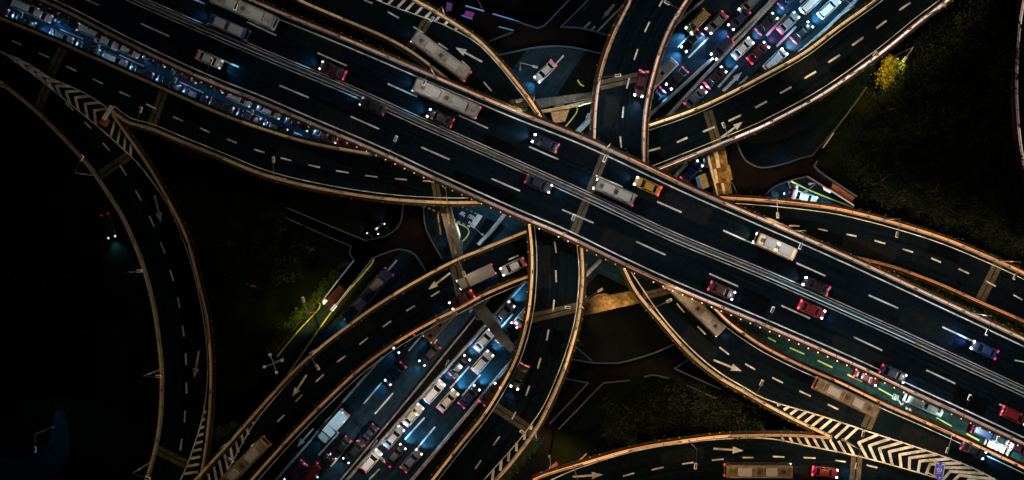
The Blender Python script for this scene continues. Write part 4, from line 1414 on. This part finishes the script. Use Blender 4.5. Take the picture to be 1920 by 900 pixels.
PROTO = {}
MAKERS = {
    'sedan': lambda: make_car('sedan_car', 'car'),
    'suv': lambda: make_car('estate_car', 'car', 4.8, 1.92, 1.05, 1.12, 1.12, 1.72, (-.47, -.42, .08, .22)),
    'van': lambda: make_car('minivan', 'van', 5.1, 1.95, 1.1, 1.2, 1.25, 1.95, (-.48, -.45, .20, .34)),
    'bus': lambda: make_bus('city_bus', 'bus'),
    'minibus': lambda: make_bus('small_bus', 'bus', 7.2, 2.2, 2.7),
    'truck': lambda: make_truck('box_truck', 'truck'),
    'scooter': lambda: make_scooter('motor_scooter', 'scooter'),
}
_hl = {}


def headlamp(power, color):
    k = (round(power, 1), color)
    if k not in _hl:
        d = bpy.data.lights.new('headlamp_beam', 'SPOT')
        d.energy = power
        d.color = color
        d.spot_size = R(95)
        d.spot_blend = 1.0
        d.shadow_soft_size = .15
        _hl[k] = d
    return _hl[k]


TEAL = (.16, .62, 1.0)
ICE = (.55, .82, 1.0)


def copy_vehicle(kind):
    if kind not in PROTO:
        PROTO[kind] = MAKERS[kind]()
        return PROTO[kind]
    src = PROTO[kind]
    r = src.copy()
    COL.objects.link(r)
    for ch in list(src.children):
        if ch.type == 'LIGHT':
            continue
        c = ch.copy()
        COL.objects.link(c)
        c.parent = r
    return r


def V(kind, color, px, py, z, d, label, group, beam=1.0, bc=TEAL, head=1.0, tail=1.0):
    r = copy_vehicle(kind)
    r.location = P(px, py, z + (.015 if z > 1 else .04))
    r.rotation_euler = (0, 0, math.atan2(-d[1], d[0]))
    tag(r, label, MAKERS_CAT[kind], group)
    f = max(.12, dim(px))
    fh = max(.10, f)
    for ch in r.children:
        if ch.type != 'MESH':
            continue
        n = ch.name.split('.')[0]
        if n in ('body', 'roof', 'cargo_box'):
            vmat(ch, CAR[color])
        elif n == 'headlight':
            vmat(ch, emit((.78, .93, 1.0), round(7.0 * head * quant(fh), 3), False))
        elif n == 'tail_light':
            vmat(ch, emit((1.0, .02, .06), round(2.6 * tail * quant(fh), 3), False))
    if z < 1 and px > 1200 and py < 200:
        beam *= 2.0
    if beam > 0:
        Ln = {'bus': 6.0, 'minibus': 3.7, 'truck': 3.5, 'scooter': .75, 'van': 2.6}.get(kind, 2.42)
        li = bpy.data.objects.new('headlamp_beam', headlamp(BEAM * beam * quant(max(.22, f) * (9.0 if z > 10 else 1.4)), bc))
        COL.objects.link(li)
        li.parent = r
        li.location = (Ln, 0, .8)
        li.rotation_euler = (0, R(-(90 - 8)), 0)
    if tail >= 2:
        li = bpy.data.objects.new('tail_lamp_glow', tail_glow(9.0 * tail * quant(max(.15, f))))
        COL.objects.link(li)
        li.parent = r
        li.location = (-{'van': 2.9, 'bus': 6.3}.get(kind, 2.75), 0, .85)
    return r


def tail_glow(power):
    k = ('tail', round(power, 1))
    if k not in _hl:
        d = bpy.data.lights.new('tail_lamp_glow', 'POINT')
        d.energy = power
        d.color = (1.0, .05, .12)
        d.shadow_soft_size = .2
        _hl[k] = d
    return _hl[k]


BEAM = 520.0
MAKERS_CAT = {'sedan': 'car', 'suv': 'car', 'van': 'van', 'bus': 'bus', 'minibus': 'bus', 'truck': 'truck', 'scooter': 'scooter'}

NWD, SED = (-1, -.44), (1, .44)
G = 'vehicles on the main expressway'
zm = Z_MAIN
V('bus', 'pewter', 462, 22, zm, NWD, 'grey bus near the top edge in the outer expressway lane', G, .8)
V('minibus', 'blue', 432, 54, zm, NWD, 'blue small bus beside the median at the upper left', G, .8)
V('sedan', 'maroon', 625, 133, zm, NWD, 'dark maroon car between the first top dashes and the median', G, 1.2, tail=2)
V('bus', 'pewter', 838, 187, zm, NWD, 'long pale grey bus below the thin top ramp parapet', G, .9)
V('sedan', 'black', 826, 222, zm, NWD, 'black car with icy headlights just south of the long pale grey bus', G, 1.6, head=1.3)
V('sedan', 'navy', 1022, 269, zm, NWD, 'navy car with cyan headlights left of the expressway joint', G, 2.0, ICE, head=1.5)
V('minibus', 'pewter', 1152, 361, zm, NWD, 'grey small bus straddling the pale expressway joint', G, .9)
V('sedan', 'yellow', 1213, 349, zm, NWD, 'yellow taxi with red tail lights beside the small bus', G, .8, ICE, tail=2.5)
V('minibus', 'cream', 1450, 462, zm, NWD, 'cream small bus in the outer lane opposite the right ramp', G, 1.2, (1, .85, .6))
V('sedan', 'black', 1528, 536, zm, NWD, 'black car with bright cyan headlights beside the median', G, 2.0, ICE, head=1.5)
V('sedan', 'blue', 1842, 655, zm, NWD, 'blue car throwing blue light near the right end of the median', G, 3.2, (.12, .4, 1), head=1.5)
V('sedan', 'silver', 395, 113, zm, SED, 'silver car with white headlights above the jammed queue', G, 1.4, head=1.2)
V('sedan', 'navy', 1010, 345, zm, SED, 'dark navy car in the inner south lane left of the joint', G, .5, head=.5, tail=.4)
V('sedan', 'red', 1520, 580, zm, SED, 'red car with glowing red tail lights beside the median', G, .6, tail=4)
V('sedan', 'maroon', 1352, 545, zm, SED, 'maroon car near the parapet above the lower right ramp', G, .5, (.6, .3, 1), head=.6, tail=1.5)
V('sedan', 'navy', 1672, 700, zm, SED, 'dark car on the expressway upper right of the red estate car', G, .5, (.4, .3, 1), head=.5, tail=1)
V('suv', 'red', 1898, 778, zm, SED, 'red estate car at the right end of the expressway', G, .5, tail=2)
V('sedan', 'black', 700, 200, zm, NWD, 'unlit looking black car by the median between two dashes', G, .4, head=.3, tail=.3)

# jammed road under the upper left of the expressway
G = 'cars queueing on the jammed road at the upper left'
J = (1, .44)
up = [('van', 'cream', 52, 16), ('sedan', 'white', 75, 27), ('sedan', 'black', 130, 43), ('van', 'cream', 178, 62), ('sedan', 'white', 203, 80), ('sedan', 'cream', 238, 93), ('sedan', 'black', 294, 112), ('sedan', 'maroon', 352, 142), ('suv', 'black', 402, 160), ('suv', 'white', 452, 186), ('sedan', 'white', 507, 209), ('sedan', 'black', 560, 232), ('sedan', 'cream', 613, 254), ('sedan', 'silver', 655, 270)]
names = {'van': 'minivan', 'sedan': 'saloon car', 'suv': 'estate car'}
ordn = ['first', 'second', 'third', 'fourth', 'fifth', 'sixth', 'seventh', 'eighth', 'ninth', 'tenth', 'eleventh', 'twelfth', 'thirteenth', 'fourteenth']
for k, (kd, c, x, y) in enumerate(up):
    if k == 1 or k == 5:
        x += 4
        y += 2
    V(kd, {'white': 'dimmed', 'cream': 'dimmed', 'silver': 'grey'}.get(c, c), x, y, 0, J, '%s %s, %s from the top left corner in the queue against the expressway' % (c, names[kd], ordn[k]), G, 4.0, (.10, .48, 1.0), head=.6)  # pale cars get a darkened paint imitating weaker light on the queue
low = [('sedan', 'red', -2, 17), ('sedan', 'black', 36, 36), ('sedan', 'silver', 118, 70), ('sedan', 'black', 158, 88), ('suv', 'silver', 186, 98), ('sedan', 'black', 246, 127), ('sedan', 'black', 297, 150), ('sedan', 'navy', 352, 174), ('suv', 'black', 408, 196), ('sedan', 'maroon', 438, 207), ('sedan', 'black', 500, 234)]
px_prev = -100
k = 0
for kd, c, x, y in low:
    if x - px_prev < 44:
        x = px_prev + 50
        y = lerp_table([(-60, -8), (36, 36), (118, 71), (186, 99), (297, 149), (408, 196), (520, 241)], x)
    px_prev = x
    if x > 530:
        continue
    V(kd, {'white': 'dimmed', 'silver': 'grey', 'red': 'maroon'}.get(c, c), x, y + 1, 0, J, '%s %s, %s from the top left corner in the queue against the ramp' % (c, names[kd], ordn[k]), G, 4.0, (.10, .48, 1.0), head=.6)
    k += 1

# crowded lanes, north east
G = 'cars in the crowded north eastern ground lanes'
NE = (.72, -.69)
V('sedan', 'white', 1391, 92, 0, NE, 'white saloon car alone behind the teal barrier, above the painted arrow', G, 1.2, head=.8)
V('sedan', 'black', 1436, 46, 0, NE, 'black saloon car with red tails between teal barrier and silver car', G, 1.0, tail=2.5)
V('sedan', 'red', 1420, 100, 0, NE, 'dark red saloon car right of the lone white one', G, .8, tail=3, bc=(.8, .3, .8))
V('sedan', 'silver', 1476, 44, 0, NE, 'silver saloon car at the head of the middle crowded lane', G, 1.2, tail=2)
V('sedan', 'black', 1502, 62, 0, NE, 'black saloon car with red and blue glints by the outer barrier', G, 2.2, tail=3)
V('van', 'white', 1452, 114, 0, NE, 'bright white minivan next to the amber parapet', G, 3.0, (.5, .75, 1), head=2, tail=1.5)
V('van', 'white', 1520, 6, 0, NE, 'white minivan crossing the top edge in the middle lane', G, 1.5, tail=1)
V('suv', 'white', 1552, 16, 0, NE, 'white estate car by the outer barrier at the top edge', G, 1.8, tail=1)
V('sedan', 'maroon', 1340, 146, 0, NE, 'maroon saloon car with red tails left of the painted arrow', G, 1.0, tail=3)
V('sedan', 'grey', 1303, 184, 0, NE, 'grey saloon car at the barrier corner near the north eastern ramp', G, 1.8, (.3, .7, 1), tail=1.5)
V('sedan', 'blue', 1478, -2, 0, NE, 'blue saloon car cut by the top edge', G, 1.0, tail=1)
SW = (-.70, .72)
G = 'vehicles heading away on the other north eastern lanes'
V('van', 'gold', 1306, 42, 0, SW, 'bronze minivan with long bright headlights near the north ramp', G, 2.6, (.25, .6, 1), head=1.6)
V('sedan', 'grey', 1342, 44, 0, SW, 'grey saloon car beside the bronze minivan', G, 2.4, (.25, .6, 1), head=1.6)
V('sedan', 'navy', 1384, 37, 0, SW, 'navy saloon car nearest the double barrier', G, 1.2, (.2, .45, 1))
V('minibus', 'white', 1238, 142, 0, SW, 'white small bus with red edge partly under the north ramp', G, .8, tail=1)
V('sedan', 'black', 1268, 148, 0, SW, 'black saloon car with blue headlights below the small bus', G, 2.0, (.15, .5, 1), head=1.5)

V('sedan', 'black', 1296, 78, 0, SW, 'black saloon car trailing beside the slim barrier below the bronze minivan', G, 2.2, (.2, .5, 1), head=1.6)
V('sedan', 'grey', 1404, 8, 0, SW, 'dark grey saloon car at the top edge beside the double barrier', G, 2.2, (.2, .55, 1), head=1.4)
V('suv', 'navy', 1352, 92, 0, SW, 'navy estate car between two painted dashes left of the double barrier', G, 2.2, (.2, .5, 1), head=1.6)
V('sedan', 'black', 1226, 186, 0, SW, 'black saloon car at the lower end of the lanes beside the north ramp foot', G, 2.2, (.2, .5, 1), head=1.4)

# blue queue, south west
G = 'cars in the blue lit queue of the south western road'
NE2 = (.66, -.75)
for (kd, c, x, y, lb, bm) in (
    ('sedan', 'white', 908, 637, 'white saloon car at the head of the left file, below the ramp crossing', 2.2),
    ('sedan', 'black', 862, 686, 'black saloon car between two white ones in the left file', 1.6),
    ('suv', 'white', 815, 733, 'white estate car with large dark sunroof behind the black one', 1.6),
    ('sedan', 'cream', 775, 777, 'cream saloon car in the left file below the estate car', 1.4),
    ('sedan', 'silver', 739, 818, 'silver saloon car second from the bottom of the left file', 1.4),
    ('suv', 'white', 697, 862, 'white estate car lowest in the left file at the bottom margin', 1.8),
    ('suv', 'white', 905, 678, 'white estate car in the middle file next to the grey slab', 2.6),
    ('sedan', 'cream', 840, 750, 'cream saloon car with pink tails in the middle file', 3.0),
    ('sedan', 'grey', 945, 586, 'grey saloon car high in the left file by the long barrier', 2.0),
    ('sedan', 'black', 950, 625, 'black saloon car beside the south ramp parapet at the queue head', 1.6),
    ('sedan', 'white', 984, 590, 'white saloon car half hidden under the south ramp', 1.5),
    ('sedan', 'navy', 880, 742, 'navy saloon car against the right barrier below the grey slab', 2.6),
    ('sedan', 'black', 742, 852, 'black saloon car with magenta tails in the middle file near the bottom', 3.0),
    ('sedan', 'grey', 772, 862, 'grey saloon car low by the right barrier', 2.0),
    ('sedan', 'black', 919, 738, 'black saloon car outside the barrier beneath the south ramp wall', .6)):
    V(kd, c, x, y, 0, NE2, lb, G, bm * 2.6, head=1.0, tail=1.4)
SW2 = (-.66, .75)
G = 'vehicles on the darker south western lanes'
V('truck', 'white', 627, 797, 0, SW2, 'white box truck beside the pale barrier', G, .6, head=.8)
V('van', 'maroon', 556, 884, 0, SW2, 'maroon minivan near the bottom margin', G, .4, tail=3)
V('van', 'red', 586, 889, 0, SW2, 'red minivan right of the maroon one', G, .4, tail=3)
V('minibus', 'cream', 826, 608, 0, SW2, 'cream small bus emerging below the south western ramp', G, .6)
V('sedan', 'black', 664, 846, 0, SW2, 'black saloon car beside the yellowish barrier near the bottom', G, 1.2)
V('sedan', 'navy', 690, 815, 0, SW2, 'navy saloon car with pale headlights left of the yellowish barrier', G, 1.6)
V('sedan', 'black', 806, 664, 0, SW2, 'black saloon car right of the painted dashes under the ramp wall', G, 1.6)
V('sedan', 'maroon', 758, 640, 0, SW2, 'maroon saloon car close below the ramp parapet', G, 1.0)
V('sedan', 'black', 640, 838, 0, SW2, 'black saloon car between white truck and navy car', G, .6, head=.4)
V('sedan', 'navy', 742, 700, 0, SW2, 'navy saloon car midway down the darker lanes left of the dashes', G, 1.8, head=1.2)
V('suv', 'black', 606, 872, 0, SW2, 'black estate car between the red minivan and the lone dashes', G, 1.2, head=.8)
V('bus', 'blue', 692, 553, 0, SW2, 'blue bus on the side road between lawn stair and ramp', 'vehicles on side roads', 2.5)

# ramps
G = 'vehicles on the ramps'
V('sedan', 'maroon', 1201, 158, Z_CROSS, (-.22, 1), 'maroon car with twin white headlights on the north ramp', G, 1.8, ICE, head=1.6)
V('sedan', 'black', 974, 705, Z_CROSS, (-.42, .9), 'black car with white headlights on the south ramp bend', G, .7, ICE, head=1.3)
V('bus', 'pewter', 828, 108, Z_RAMPB, (-.80, -.6), 'grey bus on the top ramp beside the painted arrow', G, .5)
V('truck', 'grey', 893, 519, Z_RAMPC, (-.9, .42), 'grey box truck near the joint on the south western ramp', G, .4, LW)
V('sedan', 'silver', 962, 500, Z_RAMPC, (-.9, .42), 'silver car near the start of the south western ramp', G, .8, ICE)
V('sedan', 'maroon', 866, 562, Z_RAMPC, (-.87, .49), 'maroon car with pink tail lights near the lower wall of the ramp', G, .8, tail=3)
V('bus', 'bronze', 460, 868, Z_RAMPC, (-.70, .72), 'bronze bus low on the south western ramp by the hatched strip', G, .3, LW)
V('bus', 'pewter', 1304, 578, Z_RAMPB, (.72, .70), 'grey bus against the right parapet of the lower right ramp', G, .6, ICE)
V('bus', 'bronze', 1580, 742, Z_RAMPB, (.90, .43), 'bronze bus just before the joint on the lower right ramp', G, .5, LW)
V('sedan', 'navy', 1822, 843, Z_RAMPB, (.90, .42), 'navy car with blue headlights on the ramp past the chevrons', G, 1.6)
V('bus', 'bronze', 1418, 879, Z_RAMPB, (1, 0.0), 'bronze bus on the bottom ramp under its painted dashes', G, .5, LW)
V('sedan', 'red', 1545, 884, Z_RAMPB, (1, .12), 'red car with blue glints right of the bronze bus', G, .8, tail=4)

# green lit road
G = 'vehicles on the green lit road at the lower right'
V('minibus', 'white', 1727, 756, 0, SED, 'white small bus beside the painted characters', G, .8)
V('sedan', 'red', 1622, 707, 0, SED, 'red saloon car against the expressway shadow left of the white small bus', G, .8, tail=3)
V('van', 'blue', 1842, 811, 0, SED, 'blue minivan with violet tails right of the white small bus', G, 1.5, head=1.5, tail=2)
V('van', 'white', 1866, 838, 0, SED, 'white minivan by the ramp wall near the right margin', G, 1.2)
V('sedan', 'maroon', 1905, 838, 0, SED, 'maroon saloon car at the right margin', G, .6, tail=3)
# others
G = 'vehicles on side roads'
V('sedan', 'black', 206, 424, 0, (.3, 1), 'black car with blue headlights west of the dark ramp', G, 7.0, TEAL, head=1.5)
V('sedan', 'silver', 1022, 135, 0, (-.7, .7), 'silver saloon car under the upper footbridge', G, 2.5)
V('sedan', 'blue', 1296, 322, 0, (.6, -.6), 'blue saloon car glimpsed under the north eastern ramp', G, .8)
V('sedan', 'white', 1507, 371, 0, (1, .3), 'white saloon car below the yellow kerb beside the lit stair', G, .6)
k = 0
for x, y, lb in ((1479, 345, 'scooter at the top of the cluster by the yellow kerb'), (1489, 351, 'scooter in the middle of the cluster beside the white car'), (1474, 362, 'lower left scooter of the cluster beside the orange parapet'), (1488, 367, 'scooter nearest the white saloon car'), (1494, 356, 'rightmost scooter of the cluster with blue lamp'),
                 (694, 441, 'scooter nearest the footbridge corner of the lawn'), (707, 434, 'scooter with a bright lamp beside the curved railing'), (725, 425, 'scooter farthest right beside the curved railing'), (712, 424, 'scooter between two others behind the curved railing')):
    V('scooter', ('white', 'blue', 'red', 'black')[k % 4], x, y, 0, (random.uniform(-1, 1), random.uniform(-1, 1)), ('%s ' % ('white', 'blue', 'red', 'black')[k % 4]) + lb, 'scooters waiting near the footbridges', .6, ICE, head=1.4)
    k += 1
# ------------------------------------------------------------------ trees and shrubs
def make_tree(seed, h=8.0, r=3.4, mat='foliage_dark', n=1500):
    rnd = random.Random(seed)
    root = thing('leafy_tree', None, 'tree')
    m = MB()
    m.tube([Vector((0, 0, 0)), Vector((.1, .05, h * .3)), Vector((.0, .15, h * .6))], .26, 8, .12)
    for k in range(5):
        a = k * 1.26 + rnd.random()
        m.tube([Vector((0, .08, h * (.3 + .05 * k))), Vector((math.cos(a) * r * .5, math.sin(a) * r * .5, h * (.55 + .05 * k)))], .1, 6, .04)
    m.build('trunk', M['bark'], root)
    f = MB()
    clumps = []
    for k in range(26):
        a = rnd.uniform(0, 6.28)
        q = math.sqrt(rnd.random()) * r
        zz = h * .78 + rnd.uniform(-.5, .5) * h * .35 - .12 * q
        clumps.append((Vector((math.cos(a) * q, math.sin(a) * q, zz)), rnd.uniform(.45, .95)))
    for c, s in clumps:
        leaf_faces(f, c, Vector((s, s, s * .6)), n // 26, .24, rnd)
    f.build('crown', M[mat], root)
    return root


TP = {}


def place_tree(kind, px, py, label, group, s=1.0):
    if kind not in TP:
        args = {0: (1, 9, 3.6), 1: (2, 7.5, 3.0), 2: (3, 10.5, 4.2), 3: (4, 6.5, 2.8, 'foliage_yellow'), 4: (6, 6.0, 2.0, 'foliage_yellow', 900)}[kind]
        TP[kind] = make_tree(*args)
        r = TP[kind]
    else:
        r = TP[kind].copy()
        COL.objects.link(r)
        for ch in list(TP[kind].children):
            c = ch.copy()
            COL.objects.link(c)
            c.parent = r
    r.location = P(px, py, 0)
    r.rotation_euler = (0, 0, random.uniform(0, 6.28))
    r.scale = (s, s, s * random.uniform(.9, 1.1))
    tag(r, label, 'tree', group)
    return r


place_tree(3, 1664, 126, 'yellow lit leafy tree beside the lower pale ramp parapet', None, .52)
place_tree(4, 1651, 152, 'smaller yellow lit tree just below the brightest one', None, .7)


def inside(x, y, poly):
    c = False
    j = len(poly) - 1
    for i in range(len(poly)):
        if (poly[i][1] > y) != (poly[j][1] > y) and x < (poly[j][0] - poly[i][0]) * (y - poly[i][1]) / (poly[j][1] - poly[i][1]) + poly[i][0]:
            c = not c
        j = i
    return c


def grove(poly, n, mind, label, group, ks=(0, 1, 2)):
    pts, tries = [], 0
    xs, ys = [p[0] for p in poly], [p[1] for p in poly]
    while len(pts) < n and tries < 6000:
        tries += 1
        x, y = random.uniform(min(xs), max(xs)), random.uniform(min(ys), max(ys))
        if inside(x, y, poly) and all((x - a) ** 2 + (y - b) ** 2 > mind ** 2 for a, b in pts):
            pts.append((x, y))
            place_tree(random.choice(ks), x, y, label, group, random.uniform(.75, 1.15))


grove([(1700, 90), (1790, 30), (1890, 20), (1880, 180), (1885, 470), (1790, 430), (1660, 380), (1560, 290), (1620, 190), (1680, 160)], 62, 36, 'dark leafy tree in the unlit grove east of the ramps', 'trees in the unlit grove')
grove([(1150, 765), (1210, 735), (1300, 740), (1390, 770), (1370, 782), (1240, 786), (1140, 800)], 9, 30, 'dim green tree on the ground inside the bottom ramp curve', 'trees inside the bottom ramp curve')
grove([(10, 480), (150, 520), (200, 640), (120, 720), (20, 700)], 10, 40, 'barely visible tree west of the dark ramp', 'trees west of the dark ramp')
grove([(420, 410), (560, 420), (600, 470), (520, 560), (440, 560)], 7, 42, 'dark tree standing on the central lawn', 'trees on the central lawn')


def make_shrub(seed):
    rnd = random.Random(seed)
    root = thing('leafy_shrub', None, 'shrub')
    f = MB()
    for k in range(7):
        leaf_faces(f, Vector((rnd.gauss(0, .4), rnd.gauss(0, .4), rnd.uniform(.4, 1.2))), Vector((.35, .35, .3)), 40, .17, rnd)
    f.build('foliage', M['foliage'], root)
    m = MB()
    m.tube([Vector((0, 0, 0)), Vector((0, 0, .8))], .08, 6)
    m.build('stem', M['bark'], root)
    return root


SP = None


def shrub(px, py, label, group, s=1.0, z=0):
    global SP
    if SP is None:
        SP = make_shrub(5)
        r = SP
    else:
        r = SP.copy()
        COL.objects.link(r)
        for ch in list(SP.children):
            c = ch.copy()
            COL.objects.link(c)
            c.parent = r
    r.location = P(px, py, z)
    r.rotation_euler = (0, 0, random.uniform(0, 6.28))
    r.scale = (s, s, s)
    tag(r, label, 'shrub', group)


strip = [(1628, 494), (1700, 516), (1770, 548), (1840, 582), (1910, 616), (1930, 632), (1915, 628), (1840, 592), (1760, 556), (1690, 522)]
for k in range(46):
    t = k / 45
    x = 1625 + 300 * t
    y0 = lerp_table([(1597, 483), (1673, 502), (1757, 533), (1840, 570), (1930, 610)], x)
    y1 = lerp_table([(1583, 482), (1760, 562), (1930, 643)], x)
    shrub(x, y0 + (y1 - y0) * random.uniform(.35, .8), 'green shrub in the strip between right ramp and expressway', 'shrubs between right ramp and expressway', random.uniform(.8, 1.5), 7.0)
m = MB()
m.prism([P(x, y, 7.0) for x, y in ((1590, 481), (1673, 502), (1757, 534), (1840, 571), (1940, 616), (1940, 650), (1760, 566), (1620, 498))], 6.2, 6.98)
o = tag(m.build('planted_terrace', M['soil']), kind='structure')
fix_normals(o)
for k in range(22):
    t = k / 21
    x, y = 512 + 118 * t, 655 - 135 * t
    shrub(x + random.uniform(-4, 4), y + random.uniform(-4, 4), 'yellowish shrub of the clipped row beside the red stair', 'shrub row beside the red stair', random.uniform(.8, 1.2))
for k in range(9):
    shrub(404 + 5 * k + random.uniform(-2, 2), 814 - 2 * k + random.uniform(-3, 3), 'amber lit shrub where the two lower left ramps meet', 'amber lit shrubs at the lower left', 1.0, 6)
for k in range(9):
    shrub(948 + 7 * k, 893 - 8.5 * k, 'olive shrub below the hatched end of the south ramp', 'shrubs below the south ramp', 1.0, 8)
for k in range(8):
    shrub(962 + 8 * k + random.uniform(-2, 2), 205 + 3.6 * k, 'yellow flowering shrub above the northern expressway parapet', 'yellow shrubs by the expressway', .9, 13)
